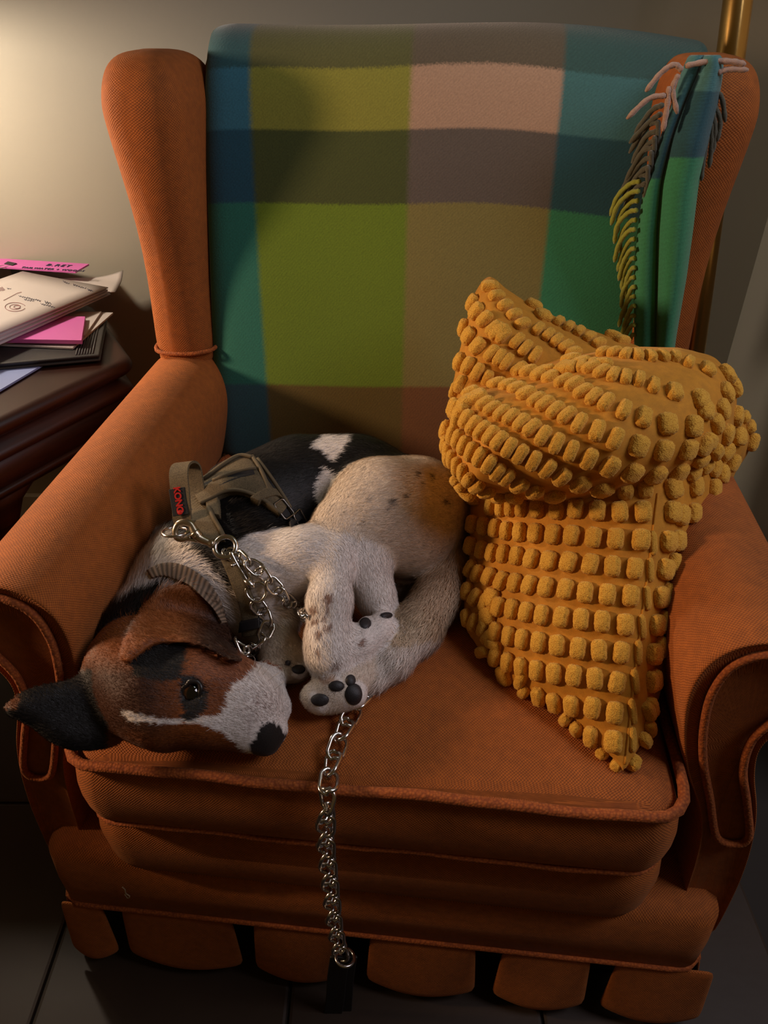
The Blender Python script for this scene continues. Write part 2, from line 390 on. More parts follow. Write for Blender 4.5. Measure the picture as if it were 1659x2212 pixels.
for k in range(6):    # shaped legs, one under each corner
    a = math.radians(60*k); d = np.array([math.cos(a), math.sin(a)]); tng = np.array([-d[1], d[0]])
    rr = []
    for z, s, w, th in ((0,.262,.014,.012),(.05,.258,.015,.013),(.20,.250,.017,.015),(.34,.248,.020,.017),(.41,.252,.026,.018),(.45,.258,.042,.018),(.478,.262,.070,.018)):
        c = HC + d*(s-.012)
        rr.append([(*(c + d*th*math.cos(q) + tng*w*math.sin(q) - d*.25*abs(w*math.sin(q))*1.2), z) for q in np.linspace(0, 2*np.pi, 14, endpoint=False)])
    tput('leg', rr, M['wood'])

M['paper'] = plain('white_paper', (.46, .41, .39), .7, var=.03, vscale=14)
M['paper_edge'] = plain('page_edges_cool_lit', (.50, .48, .53), .8, bump=(500, .3, .001))  # bluish tint puts the cool light on the edges into the colour
M['pink'] = plain('pink_card', (.56, .12, .38), .55, var=.05, vscale=12)
M['blue'] = plain('blue_card', (.20, .25, .46), .55, var=.04)
M['ink'] = plain('blue_black_ink', (.03, .03, .07), .6)
M['print'] = plain('printed_ink', (.25, .10, .10), .7)
M['steel'] = plain('bright_steel', (.62, .60, .57), .22, 1.0, bump=(120, .06, .0006))
M['portfolio'] = plain('grey_black_leatherette', (.028, .026, .026), .5, bump=(260, .35, .0008))
def rect3(c, e1, e2, z, l1, l2, orth=True):
    """rectangle on height z from the photograph: corner pixel c, pixels along its two edges, real edge lengths"""
    A = atz(*c, z); u = atz(*e1, z) - A; v = atz(*e2, z) - A; u /= np.linalg.norm(u); v = v - u*(u @ v) if orth else v; v /= np.linalg.norm(v)
    return [A, A + u*l1, A + u*l1 + v*l2, A + v*l2], u, v
def sheet(name, c, e1, e2, z, l1, l2, th, mat, parent=None, curl=0.0, nseg=8, label=None, cat=None, group=None, warp=0.0, base=None, orth=True):
    q, u, v = rect3(c, e1, e2, z, l1, l2, orth); A = q[0]; V = []; n = nseg
    for lay in (0, 1):
        for i in range(n+1):
            for j in range(n+1):
                s, t = i/n, j/n; P = A + u*l1*s + v*l2*t
                dz = curl*max(0, 1 - (s + t)*2.2)**2 + warp*math.sin(s*5+1)*math.sin(t*4+2)
                V.append((P[0], P[1], z + dz - (th if lay else 0)))
    m = n+1; F = []
    for lay in (0, 1):
        for i in range(n):
            for j in range(n):
                f = [lay*m*m + x for x in (i*m+j, (i+1)*m+j, (i+1)*m+j+1, i*m+j+1)]; F.append(f if lay == 0 else f[::-1])
    bd = [j for j in range(m)] + [i*m+n for i in range(1, m)] + [n*m+j for j in range(n-1, -1, -1)] + [i*m for i in range(n-1, 0, -1)]
    for a, b in zip(bd, bd[1:]+bd[:1]): F.append((a, b, b+m*m, a+m*m))
    b0 = np.array(base if base is not None else (A[0], A[1], z - th))
    V = np.array(V) - (b0 if parent is None or base is not None else b0)
    o = put(name, fix_normals(mesh(name, V, F, smooth=bool(curl or warp))), mat, parent, None if parent is not None else tuple(b0))
    if label: tag(o, label, cat, group)
    return o, (A, u, v, z, b0)
def scribble(parent, fr, pts_list, mat, r=.0006, name='handwriting', lift=.0008):
    """pen strokes given in (s,t) metres on the sheet, joined in one part"""
    A, u, v, z, b0 = fr; VV, FF = [], []; off = 0
    for pts in pts_list:
        P = np.array([A + u*s + v*t for s, t in pts]); P[:, 2] = z + lift; P = P - b0
        V, F = tube_vf(P, r, 4, off=off); VV.append(V); FF += F; off += len(V)
    return put(name, mesh(name, np.vstack(VV), FF, smooth=False), mat, parent)
def textpart(name, body, size, P, X, Y, mat, parent, b0, ext=.0004, bold=0.0, space=1.0):
    cu = D.curves.new(name, 'FONT'); cu.body = body; cu.size = size; cu.extrude = ext; cu.align_x = 'CENTER'; cu.align_y = 'CENTER'; cu.offset = bold; cu.space_character = space
    tmp = D.objects.new(name, cu); COL.objects.link(tmp); dg = bpy.context.evaluated_depsgraph_get()
    me = D.meshes.new_from_object(tmp.evaluated_get(dg)); D.objects.remove(tmp); me.name = name
    X = np.asarray(X)/np.linalg.norm(X); Y = np.asarray(Y) - X*(np.asarray(Y) @ X); Y /= np.linalg.norm(Y); Z = np.cross(X, Y)
    Mx = Matrix(((X[0],Y[0],Z[0],P[0]-b0[0]),(X[1],Y[1],Z[1],P[1]-b0[1]),(X[2],Y[2],Z[2],P[2]-b0[2]),(0,0,0,1))); me.transform(Mx); me.materials.clear()
    return put(name, me, mat, parent)
# blue folder flat on the table
fo, fr = sheet('blue_folder', (117,773), (0,842), (0,771), .6045, .26, .20, .003, M['blue'], label='blue card folder lying lowest on the side table', cat='folder')
# portfolio
q, u, v = rect3((214,766), (0,785), (238,650), .616, .32, .18)
po = empty('portfolio', tuple(q[0] - np.array([0,0,.011])), 'grey-black zip portfolio with ribbed edge under the pink folder', 'portfolio')
b0 = q[0] - np.array([0,0,.011])
def slab(name, q, z0, z1, mat, parent, b0, bev=.003):
    V = [(p[0]-b0[0], p[1]-b0[1], z0-b0[2]) for p in q] + [(p[0]-b0[0], p[1]-b0[1], z1-b0[2]) for p in q]
    o = put(name, fix_normals(mesh(name, V, [(0,1,2,3),(4,5,6,7),(0,1,5,4),(1,2,6,5),(2,3,7,6),(3,0,4,7)], smooth=False)), mat, parent)
    return bevel(o, bev, 3) if bev else o
slab('back_cover', q, .6045, .6085, M['portfolio'], po, b0); slab('front_cover', q, .6115, .616, M['portfolio'], po, b0)
qi = [q[0]+u*.004+v*.004, q[1]-u*.004+v*.004, q[2]-u*.004-v*.004, q[3]+u*.004-v*.004]
slab('inner_pages', qi, .607, .613, M['black'], po, b0, 0)
for k in range(7):   # ribs along the right edge
    A = q[0] + u*(.010 + k*.0042) + v*.006; B = q[3] + u*(.010 + k*.0042) - v*.006
    tube('rib', np.array([A - b0, B - b0]) + np.array([0, 0, .0003]), .0015, M['portfolio'], po, k=6)
# white sheets, lower pink folder, sheets, the thick stapled stack, upper pink folder
sheet('loose_paper', (157,751), (0,744), (214,690), .6203, .30, .16, .0028, M['paper'], label='white sheets lying on the black portfolio below the lower pink folder', cat='paper', group=None)
pk, fr = sheet('pink_folder', (176,735), (60,733), (186,668), .6310, .31, .11, .0065, M['pink'], orth=False, label='pink card folder in the middle of the stack, front corner showing', cat='folder')
sheet('loose_paper', (184,723), (60,735), (240,642), .6238, .26, .11, .0028, M['paper'], orth=False, label='white sheets sticking out to the right between the lower pink folder and the stapled stack', cat='paper')
sk = empty('paper_stack', tuple(atz(236, 634, .632)), 'thick stack of handwritten white pages held by the black binder clip', 'paper stack')
b0 = atz(236, 634, .632)
zz = .6322
for k in range(9):
    dx, dy = random.uniform(-5, 4), random.uniform(-2, 3); th = .0021
    zz += th
    o, fr = sheet('page', (236+dx - k*.6, 634+dy - k*1.4), (0 + dx, 741+dy - k*3), (45+dx, 577+dy - k*.6), zz, .29, .215, th-.0004, M['paper'] if k > 7 else M['paper_edge'], parent=sk, base=b0, warp=.0006, nseg=6)
A, u, v, z, _ = fr
# writing on the top page: typed header lines, a bracket, a note, an oval sketch, a signature
def words(s0, t0, n, h, seed, dirs=1):
    r = random.Random(seed); out = []; s = s0
    for w in range(n):
        L_ = r.uniform(.006, .016); pts = []
        for k in range(int(L_/.0015)): pts.append((s - k*.0015, t0 + (h if k % 2 else 0)*r.uniform(.4, 1)))
        if len(pts) > 1: out.append(pts)
        s -= L_ + .003
    return out
# s runs away from the right corner along the near edge, t runs back along the far edge
st = []
for k in range(5): st += [[(.085 + a_*.0017 + k*.002, .17 - k*.004 - a_*.0002) for a_ in range(14 - abs(k-1)*3)]]
scribble(sk, fr, [[(s, t + (.0006 if i % 2 else 0)) for i, (s, t) in enumerate(p)] for p in st], M['print'], .00045, 'typed_heading')
def px_stroke(pts): return [(float((atz(x, y, z) - A) @ u), float((atz(x, y, z) - A) @ v)) for x, y in pts]
def zig(x0, y0, x1, y1, n, amp, seed):
    r = random.Random(seed); return [(x0 + (x1-x0)*i/n + r.uniform(-.6,.6), y0 + (y1-y0)*i/n + (amp if i % 2 else -amp)*r.uniform(.3, 1)) for i in range(n+1)]
note = [zig(137,609,150,613,6,2.2,1), zig(158,616,186,624,12,2,2), zig(190,626,200,629,5,2.4,3), zig(41,640,88,651,20,2,4), zig(97,653,110,657,5,3,5), zig(52,648,74,651,8,1.8,6), zig(88,657,119,665,12,2.4,7), zig(16,624,24,625,4,1.2,8)]
scribble(sk, fr, [px_stroke(p) for p in note], M['ink'], .0005)
ov = [[(33 + 22*math.cos(a)*k + 4*k2, 664 + 9.5*math.sin(a)*k) for a in np.linspace(.3, 6.0, 26)] for k, k2 in ((1, 0), (.55, 0), (.32, 1))]
scribble(sk, fr, [px_stroke(p) for p in ov + [[(8,650),(38,634),(47,632)]]], M['print'], .0005, 'sketch')
# binder clip
Pc = atz(24, 574, z + .002); cl = empty('binder_clip', tuple(Pc), 'small black binder clip on the back edge of the page stack', 'clip')
ring = []
vv = np.array([v[0], v[1], 0]); uu = -np.array([u[0], u[1], 0])
alng = atz(38, 577, z) - atz(10, 571, z); alng /= np.linalg.norm(alng); acr = np.cross([0,0,1], alng)
for s in (-.012, .012):
    ring.append([alng*s + acr*a_ + np.array([0,0,b_]) for a_, b_ in ((-.006,.0006),(-.0055,.004),(.004,.006),(.006,.004),(.006,-.022),(.0045,-.022),(.0045,.002),(-.004,.0005))])
V, F = loft(ring); bevel(put('clip_body', fix_normals(mesh('clip_body', V, F, smooth=False)), M['black'], cl), .0006)
hp = [alng*-.004 + acr*-.004 + np.array([0,0,.002]), alng*-.009 + acr*-.026 + np.array([0,0,.004]), alng*-.006 + acr*-.032 + np.array([0,0,.004]), alng*.006 + acr*-.032 + np.array([0,0,.004]), alng*.009 + acr*-.026 + np.array([0,0,.004]), alng*.004 + acr*-.004 + np.array([0,0,.002])]
tube('wire_handle', catmull(hp, 4), .0008, M['steel'], cl, k=6)
# upper pink folder, behind the stack, and the curled sheet
pk2, frp = sheet('pink_folder', (192,570), (0,558), (186,640), .656, .30, .05, .003, M['pink'], label='pink card folder with handwriting at the back of the stack', cat='folder')
A, u2, v2, z2, b2 = frp
Pt = atz(127, 573.5, z2 + .0008); Pt2 = atz(114, 581.5, z2 + .0008); X = atz(150, 571.5, z2) - atz(100, 568.5, z2); Y = atz(127, 565, z2) - atz(127, 575, z2)
textpart('handwriting', 'B.RET', .017, Pt, X, Y, M['ink'], pk2, b2, space=1.25); textpart('handwriting', 'TAILWATER + WOODS', .0112, Pt2, X, Y, M['ink'], pk2, b2, space=1.15)
sheet('loose_paper', (268,597), (238,648), (180,592), .634, .09, .14, .002, M['paper'], curl=.012, nseg=14, label='white sheet with a curled corner jutting out toward the chair', cat='paper')

# ------------------------------------------------------------------ floor lamp behind the chair
lp = np.array([aty(1594, 0, .86), aty(1577, 128, .84)]); dirp = (lp[1]-lp[0]); base = lp[0] + dirp*(lp[0][2]/-dirp[2])
fl_ = empty('floor_lamp', (base[0], base[1], 0), 'brass floor lamp pole rising behind the right wing of the armchair', 'lamp')
top = lp[0] - dirp*1.5 - base
tube('pole', np.array([(0, 0, .02), tuple(lp[0]-base), tuple(top)]), .0205, M['brass'], fl_, k=28)
V, F = loft([[(r_*math.cos(a), r_*math.sin(a), z_) for a in np.linspace(0, 2*np.pi, 32, endpoint=False)] for r_, z_ in ((.10,0),(.105,.004),(.105,.010),(.09,.016),(.04,.022),(.024,.03))])
put('base', fix_normals(mesh('base', V, F)), M['brass'], fl_)
# table lamp beyond the left edge of the frame
lz = LAMP[2]; tl_ = empty('table_lamp', (LAMP[0], LAMP[1], .6), 'shaded table lamp standing at the far end of the side table', 'lamp')
an = np.linspace(0, 2*np.pi, 40, endpoint=False)
def turn(name, pr, mat, parent): V, F = loft([[(r_*math.cos(a), r_*math.sin(a), z_) for a in an] for r_, z_ in pr]); return put(name, fix_normals(mesh(name, V, F)), mat, parent)
turn('base', ((.05,.001),(.055,.006),(.05,.02),(.03,.03),(.02,.04)), M['brass'], tl_)
turn('stem', ((.012,.03),(.02,.08),(.035,.16),(.03,.22),(.012,.28),(.010,.31)), M['brass'], tl_)
V, F = loft([[(r_*math.cos(a), r_*math.sin(a), z_) for a in an] for r_, z_ in ((.15, lz-.6+.003), (.10, lz-.6+.25))], False, False)
sh = put('lamp_shade', mesh('lamp_shade', V, F), plain('cream_shade', (.5,.42,.3), .8), tl_); sd = sh.modifiers.new('t', 'SOLIDIFY'); sd.thickness = .003
# ------------------------------------------------------------------ plaid blanket over the back of the chair
bl = empty('plaid_blanket', (0, 0, 0), 'green, teal, lime and beige plaid wool blanket draped over the chair back', 'blanket')
BZ = np.array([.44,.47,.60,.75,.90,.98,1.01,1.03]); BY = np.array([.60,.605,.618,.632,.652,.668,.678,.688])
def byz(z): return np.interp(z, BZ, BY)
def onback(x, y, off=.014):
    """photo pixel -> chair coordinates just in front of the backrest"""
    yl = .65
    for _ in range(4): q = chy(x, y, yl); yl = byz(q[2]) - off
    return chy(x, y, yl)
pyv = np.array([100,150,200,280,360,440,520,600,700,840,950,1050]); zv = np.array([onback(870, p)[2] for p in pyv])
prof = [(byz(z)-.014, z, np.interp(-z, -zv, pyv)) for z in np.linspace(.468, 1.0, 34)]
prof += [(.668,1.016,0),(.676,1.03,0),(.688,1.042,0),(.705,1.049,0),(.735,1.052,0),(.765,1.05,0),(.785,1.04,0),(.797,1.02,0),(.802,.98,0),(.804,.9,0),(.806,.80,0)]
for i in range(34, len(prof)):
    y0, z0, v0 = prof[i-1]; y1, z1, _ = prof[i]; prof[i] = (y1, z1, v0 - 1560*math.hypot(y1-y0, z1-z0)*(.9 if i < 38 else .75))
cb = [onback(545,300)[0], onback(884,300)[0], onback(1203,300)[0]]
def wv(u): return .0035*np.sin(u*9+.6) + .002*np.sin(u*23+2)
nu = 60; V = []; UV = []
for y, z, v in prof:
    xl = np.interp(z, [.45,.60,.75,.90,1.0,1.06], [onback(480,1000)[0], onback(462,850)[0], onback(455,640)[0], onback(446,400)[0], onback(440,170)[0], onback(440,170)[0]+.005])
    for j in range(nu):
        u = xl + (.352 - xl)*j/(nu-1); uu = u + .006*math.sin(z*7)
        sag = 22*math.cos((u-.0)*4.2) - 14 + 5*math.sin(u*17)
        edge = max(0, 1 - j/2.5)
        V.append((u, y + wv(u+z*.15)*(1 if y < .69 else .2) + .012*edge**2*(1 if y < .69 else 0), z - .004*edge**2 + .002*math.sin(u*11)*(z > 1.03) - (.016*max(0, (u-.1)/.25)**2 if z > 1.0 else 0))); UV.append((u, (v + sag - 8)/1000))
F = [(i*nu+j, i*nu+j+1, (i+1)*nu+j+1, (i+1)*nu+j) for i in range(len(prof)-1) for j in range(nu-1)]
def blanket_mat():
    m, nt, b = nmat('wool_plaid'); L = nt.links.new
    def alb(r, g, bb, k=(1.25, 1.25, 1.5)):
        lin = [((c/255+.055)/1.055)**2.4 for c in (r, g, bb)]; return tuple(min(.9, a*q*.85) for a, q in zip(lin, k)) + (1,)
    rows = [  # columns: teal, lime, beige, sea green
        [(36,84,84),(84,88,42),(92,84,62),(48,86,76)],
        [(50,112,122),(132,134,44),(172,142,108),(62,112,104)],
        [(22,76,88),(66,76,26),(92,84,70),(28,76,78)],
        [(34,112,88),(100,126,18),(124,116,56),(48,128,82)],
        [(42,84,84),(92,76,20),(112,72,32),(60,92,60)]]
    vb = [.150, .280, .440, .835]
    uv = nd(nt, 'ShaderNodeUVMap'); sp = nd(nt, 'ShaderNodeSeparateXYZ'); 
    nz = nd(nt, 'ShaderNodeTexNoise', Scale=420.0, Detail=2.0); tc = nd(nt, 'ShaderNodeTexCoord'); L(tc.outputs['Object'], nz.inputs['Vector'])
    L(uv.outputs[0], sp.inputs[0])
    def jit(out, amp):
        a = nd(nt, 'ShaderNodeMath', _operation='MULTIPLY_ADD'); L(nz.outputs['Fac'], a.inputs[0]); a.inputs[1].default_value = amp; L(out, a.inputs[2]); return a.outputs[0]
    U, Vv = jit(sp.outputs['X'], .006), jit(sp.outputs['Y'], .010)
    mr = nd(nt, 'ShaderNodeMapRange'); mr.inputs[1].default_value = -.4; mr.inputs[2].default_value = .4; L(U, mr.inputs[0])
    prev = None
    for i, row in enumerate(rows):
        cr = nd(nt, 'ShaderNodeValToRGB'); e = cr.color_ramp; e.interpolation = 'LINEAR'
        e.elements[0].position = 0; e.elements[0].color = alb(*row[0]); e.elements[1].position = 1; e.elements[1].color = alb(*row[3])
        for k, c in enumerate(cb):
            p = (c + .003 + .4)/.8; a_ = e.elements.new(p - .004); a_.color = alb(*row[k]); b_ = e.elements.new(p + .004); b_.color = alb(*row[k+1])
        L(mr.outputs[0], cr.inputs[0])
        if prev is None: prev = cr.outputs[0]
        else:
            st = nd(nt, 'ShaderNodeMapRange'); st.inputs[1].default_value = vb[i-1]; st.inputs[2].default_value = vb[i-1] + .007; L(Vv, st.inputs[0])
            mx = nd(nt, 'ShaderNodeMix', _data_type='RGBA'); L(st.outputs[0], mx.inputs[0]); L(prev, mx.inputs[6]); L(cr.outputs[0], mx.inputs[7]); prev = mx.outputs[2]
    # twill ribs and wool fuzz
    tw = nd(nt, 'ShaderNodeTexWave', Scale=120.0, Distortion=3.5, Detail=2.0); tw.bands_direction = 'DIAGONAL'
    mp = nd(nt, 'ShaderNodeMapping'); mp.inputs['Scale'].default_value = (1.0, .62, 1); L(uv.outputs[0], mp.inputs[0]); L(mp.outputs[0], tw.inputs[0])
    m2 = nd(nt, 'ShaderNodeMix', _data_type='RGBA', _blend_type='MULTIPLY'); m2.inputs[0].default_value = .5
    ad = nd(nt, 'ShaderNodeMath', _operation='MULTIPLY_ADD'); L(tw.outputs['Fac'], ad.inputs[0]); ad.inputs[1].default_value = .14; n3 = nd(nt, 'ShaderNodeMath', _operation='MULTIPLY_ADD'); L(nz.outputs['Fac'], n3.inputs[0]); n3.inputs[1].default_value = .9; n3.inputs[2].default_value = .50; L(n3.outputs[0], ad.inputs[2])
    L(prev, m2.inputs[6]); L(ad.outputs[0], m2.inputs[7]); L(m2.outputs[2], b.inputs['Base Color'])
    bp = nd(nt, 'ShaderNodeBump', Strength=.4, Distance=.0009); L(ad.outputs[0], bp.inputs['Height']); L(bp.outputs[0], b.inputs['Normal'])
    b.inputs['Roughness'].default_value = .9; b.inputs['Sheen Weight'].default_value = .25; b.inputs['Sheen Roughness'].default_value = .5
    return m
M['plaid'] = blanket_mat()
o = put('blanket_sheet', mesh('blanket_sheet', c2w(np.array(V)), F, uv=UV), M['plaid'], bl)
sd = o.modifiers.new('t', 'SOLIDIFY'); sd.thickness = .007; sd.offset = 0; subsurf(o, 1)
def frontw(z): return np.interp(z, [.6,.72,.86,.95,1.02], [.572,.568,.552,.544,.55]) - .008
# the edge of the blanket folded forward on the right: two soft vertical folds
rows = [(118,1492,1520,1552),(140,1482,1512,1560),(170,1470,1502,1556),(230,1453,1472,1547),(300,1430,1446,1530),(400,1394,1426,1506),(500,1379,1419,1494),(600,1371,1418,1480),(735,1372,1418,1456),(900,1372,1410,1440)]
ra = np.array(rows, float); V = []; UV = []; ys = np.linspace(118, 900, 46); npr = 19
for y in ys:
    xl, xv, xr = [np.interp(y, ra[:, 0], ra[:, k]) for k in (1, 2, 3)]
    for j in range(npr):
        t = j/(npr-1)
        if t < .45: s = t/.45; x = xl + (xv-xl)*s; bump = .018*math.sin(math.pi*s)**.7; k = .42*s
        else: s = (t-.45)/.55; x = xv + (xr-xv)*(1 - (1-s)**1.25); bump = .024*math.sin(math.pi*min(1, s*1.02))**.65 - .016*s**6; k = .42 + .58*s
        yl = .6
        for _ in range(5):
            z_ = chy(x, y, yl)[2]; yl = frontw(z_) + .016*(1-k) - bump
        V.append(chy(x, y, yl))
        v = np.interp(y, [128,250,390,740,900], [150,285,445,760,830]) if t < .45 else np.interp(y, [128,200,345,740,900], [165,285,445,760,830])
        UV.append((.33 + t*.02, v/1000))
m_ = len(ys); F = [(i*npr+j, i*npr+j+1, (i+1)*npr+j+1, (i+1)*npr+j) for i in range(m_-1) for j in range(npr-1)]
fo_ = put('folded_edge', mesh('folded_edge', c2w(np.array(V)), F, uv=UV), M['plaid'], bl)
sd = fo_.modifiers.new('t', 'SOLIDIFY'); sd.thickness = .006; sd.offset = 0; subsurf(fo_, 1)
# fringe: every tassel is a twisted strand
def wool(name, col): return plain(name, col, .9, bump=(900, .6, .0012), sheen=.3, var=.25, vscale=300)
M['w_pink'] = wool('beige_wool', (.42, .27, .20)); M['w_grey'] = wool('grey_wool', (.085, .085, .058)); M['w_lime'] = wool('lime_wool', (.30, .33, .035))
def tassel(pts, mat, off=.0, r=.0030, spread=0.0):
    P = []
    for i, (x, y) in enumerate(pts):
        yl = .55
        for _ in range(4): yl = frontw(chy(x, y, yl)[2]) + .006 - off - (spread*i/max(1, len(pts)-1))
        P.append(chy(x, y, yl))
    P = catmull(c2w(np.array(P)), 7)
    n = len(P); rr = r*(1 + .10*np.sin(np.arange(n)*1.7)); rr[0] *= .7; rr[-1] *= .45; rr[-2] *= .85
    V, F = tube_vf(P, 0, 7, taper=rr); put('tassel', fix_normals(mesh('tassel', V, F)), mat, bl)
for p in ([(1474,152),(1456,140),(1428,157),(1394,198)], [(1466,160),(1453,194),(1463,246)], [(1446,186),(1440,238),(1432,284)], [(1438,206),(1400,214),(1353,257)],
          [(1480,143),(1530,133),(1580,133),(1611,139)], [(1549,158),(1575,150),(1617,151)]): tassel(p, M['w_pink'], .022)
for k in range(10):
    t = k/9; x = 1433 - 36*t; y = 226 + 170*t
    tassel([(x, y), (x - 26, y + 14 + 6*math.sin(k*2.1)), (x - 62 - 8*math.sin(k*1.3), y + 62 + 22*t)], M['w_grey'], .004 + .003*(k % 2), .0031, -.022)
for k, x in enumerate((1420, 1412, 1405, 1398)): tassel([(x+2, 262 + k*32), (x+1, 300 + k*32), (x - 8, 330 + k*32)], M['w_grey'], .012, .0028, -.01)
for k in range(17):
    t = k/16; x = 1384 - 12*min(1, t*3); y = 392 + 330*t; L_ = (62 - 34*min(1, t*2)) + 5*math.sin(k*2.7)
    tassel([(x, y), (x - L_*.35, y + 5), (x - L_*.8, y + 32), (x - L_ - 4*math.cos(k), y + 74 - 10*t)], M['w_lime'], .002 + .004*(k % 2), .0030, -.022)
for x0, y0, p in ((0,0,[(1546,196),(1560,214),(1567,264)]), (0,0,[(1543,226),(1556,262),(1549,306)]), (0,0,[(1538,262),(1537,316),(1532,362)]), (0,0,[(1530,290),(1519,350),(1515,390)]), (0,0,[(1540,240),(1545,280),(1540,330)])):
    tassel(p, M['w_grey'], .004, .0027)
# ------------------------------------------------------------------ implicit surfaces -> mesh (naive surface nets)
def surfnet(Fv, org, h):
    nx, ny, nz = Fv.shape; S = Fv < 0
    c = [S[i:nx-1+i, j:ny-1+j, k:nz-1+k] for i in (0,1) for j in (0,1) for k in (0,1)]
    cnt = sum(x.astype(np.int8) for x in c); act = (cnt > 0) & (cnt < 8); ids = np.full(act.shape, -1, np.int64); ix = np.argwhere(act); ids[act] = np.arange(len(ix))
    acc = np.zeros((len(ix), 3)); num = np.zeros(len(ix)); cor = [(i,j,k) for i in (0,1) for j in (0,1) for k in (0,1)]
    val = {q: Fv[ix[:,0]+q[0], ix[:,1]+q[1], ix[:,2]+q[2]] for q in cor}
    for a in cor:
        for ax_ in range(3):
            if a[ax_] == 0:
                b = list(a); b[ax_] = 1; b = tuple(b); va, vb = val[a], val[b]; cr = (va < 0) != (vb < 0)
                t = np.where(cr, va/(va - vb + 1e-20), 0); p = np.tile(np.array(a, float), (len(ix), 1)); p[:, ax_] = t
                acc[cr] += p[cr]; num[cr] += 1
    V = org + h*(ix + acc/num[:, None]); F = []
    for ax_ in range(3):
        sl0 = [slice(1, -1)]*3; sl0[ax_] = slice(0, -1); sl1 = list(sl0); sl1[ax_] = slice(1, None)
        A, B = S[tuple(sl0)], S[tuple(sl1)]; e = np.argwhere(A != B); 
        if not len(e): continue
        off = np.array([1,1,1]); off[ax_] = 0; e = e + off; fl = A[tuple((e - off).T)]
        u, v = [(1,2),(2,0),(0,1)][ax_]; du = np.zeros(3, int); dv = np.zeros(3, int); du[u] = 1; dv[v] = 1
        q = np.stack([ids[tuple((e-du-dv).T)], ids[tuple((e-dv).T)], ids[tuple(e.T)], ids[tuple((e-du).T)]], 1)
        q[~fl] = q[~fl][:, ::-1]; F.append(q)
    F = np.vstack(F); F = F[(F >= 0).all(1)]
    return V, F
def relax(V, F, n=2, w=.5):
    E_ = np.vstack([F[:, [0,1]], F[:, [1,2]], F[:, [2,3]], F[:, [3,0]]]); deg = np.bincount(E_.ravel(), minlength=len(V))
    for _ in range(n):
        s = np.zeros_like(V)
        for k in range(3): s[:, k] = np.bincount(E_[:, 0], V[E_[:, 1], k], len(V)) + np.bincount(E_[:, 1], V[E_[:, 0], k], len(V))
        V = V*(1-w) + w*s/deg[:, None]
    return V
def qmesh(name, V, F):
    me = D.meshes.new(name); me.vertices.add(len(V)); me.vertices.foreach_set('co', np.asarray(V, np.float32).ravel())
    me.loops.add(F.size); me.loops.foreach_set('vertex_index', F.astype(np.int32).ravel()); me.polygons.add(len(F))
    me.polygons.foreach_set('loop_start', np.arange(0, F.size, 4, dtype=np.int32)); me.polygons.foreach_set('use_smooth', np.ones(len(F), bool))
    me.update(calc_edges=True); me.validate(); return me
def smin(a, b, k):
    h = np.maximum(k - np.abs(a - b), 0)/k; return np.minimum(a, b) - h*h*k*.25
def pdist(px, py, poly):
    """signed pixel distance to a polygon (positive inside)"""
    P = np.asarray(poly, float); best = np.full(px.shape, 1e9); ins = np.zeros(px.shape, bool)
    for (x0, y0), (x1, y1) in zip(P, np.roll(P, -1, 0)):
        dx, dy = x1-x0, y1-y0; t = np.clip(((px-x0)*dx + (py-y0)*dy)/(dx*dx+dy*dy+1e-9), 0, 1)
        best = np.minimum(best, (px-x0-t*dx)**2 + (py-y0-t*dy)**2)
        if dy: ins ^= ((y0 > py) != (y1 > py)) & (px < dx*(py-y0)/dy + x0)
    return np.where(ins, 1, -1)*np.sqrt(best)
def puff(px, py, d, poly, base, T1, T2, E, p=.5, smooth=None):
    """a stuffed pouch: outline as seen, thickness growing inward from the outline"""
    if smooth: poly = catmull(poly, smooth, closed=True)
    e = pdist(px, py, poly); k = np.clip(1 - (1 - np.clip(e/E, 0, 1))**2, 0, 1)**p; bs = base(px, py)
    F_ = np.maximum((bs - T1*k) - d, d - (bs + T2*k)); return np.where(e > 0, F_, np.maximum(F_, -e*d/FPX))
def grid(lo, hi, h):
    lo, hi = np.array(lo), np.array(hi); n = np.ceil((hi-lo)/h).astype(int) + 1
    g = np.stack(np.meshgrid(*[lo[k] + h*np.arange(n[k]) for k in range(3)], indexing='ij'), -1); return lo, g

# height of the seat top, so that what lies on it follows it
_dg = bpy.context.evaluated_depsgraph_get(); _se = seat.evaluated_get(_dg); _sm = _se.to_mesh()
SB = BVHTree.FromPolygons([Vector(c2w(np.array(v.co))) for v in _sm.vertices], [tuple(p.vertices) for p in _sm.polygons]); _se.to_mesh_clear()
def seat_z(org, shp, h):
    Z = np.full(shp[:2], -1.0)
    for i in range(shp[0]):
        for j in range(shp[1]):
            q = SB.ray_cast(Vector((org[0]+i*h, org[1]+j*h, .7)), Vector((0,0,-1)), .4)
            if q[0] is not None: Z[i, j] = q[0].z
    return Z
# ------------------------------------------------------------------ the yellow cushion
h = .0042; org, G = grid((.06, -.03, .462), (.50, .56, .97), h); PX = proj(G.reshape(-1, 3)); px, py, dd = PX[:, 0], PX[:, 1], PX[:, 2]
tab = np.array([(960,1010,1450,1585,.90,.765,.89),(1060,1012,1420,1572,.90,.750,.87),(1120,1014,1415,1548,.89,.746,.855),(1200,1013,1405,1522,.88,.742,.835),(1300,998,1390,1484,.855,.735,.805),(1360,1004,1383,1464,.84,.731,.79),
                (1420,1045,1375,1448,.815,.727,.775),(1480,1108,1368,1430,.79,.723,.76),(1540,1205,1362,1414,.76,.719,.745),(1600,1275,1356,1390,.735,.715,.729),(1640,1322,1351,1370,.720,.712,.717),(1672,1345,1347,1349,.711,.710,.711)])
Lx, Sx, Rx, dL, dS, dR = [np.interp(py, tab[:, 0], tab[:, k]) for k in range(1, 7)]
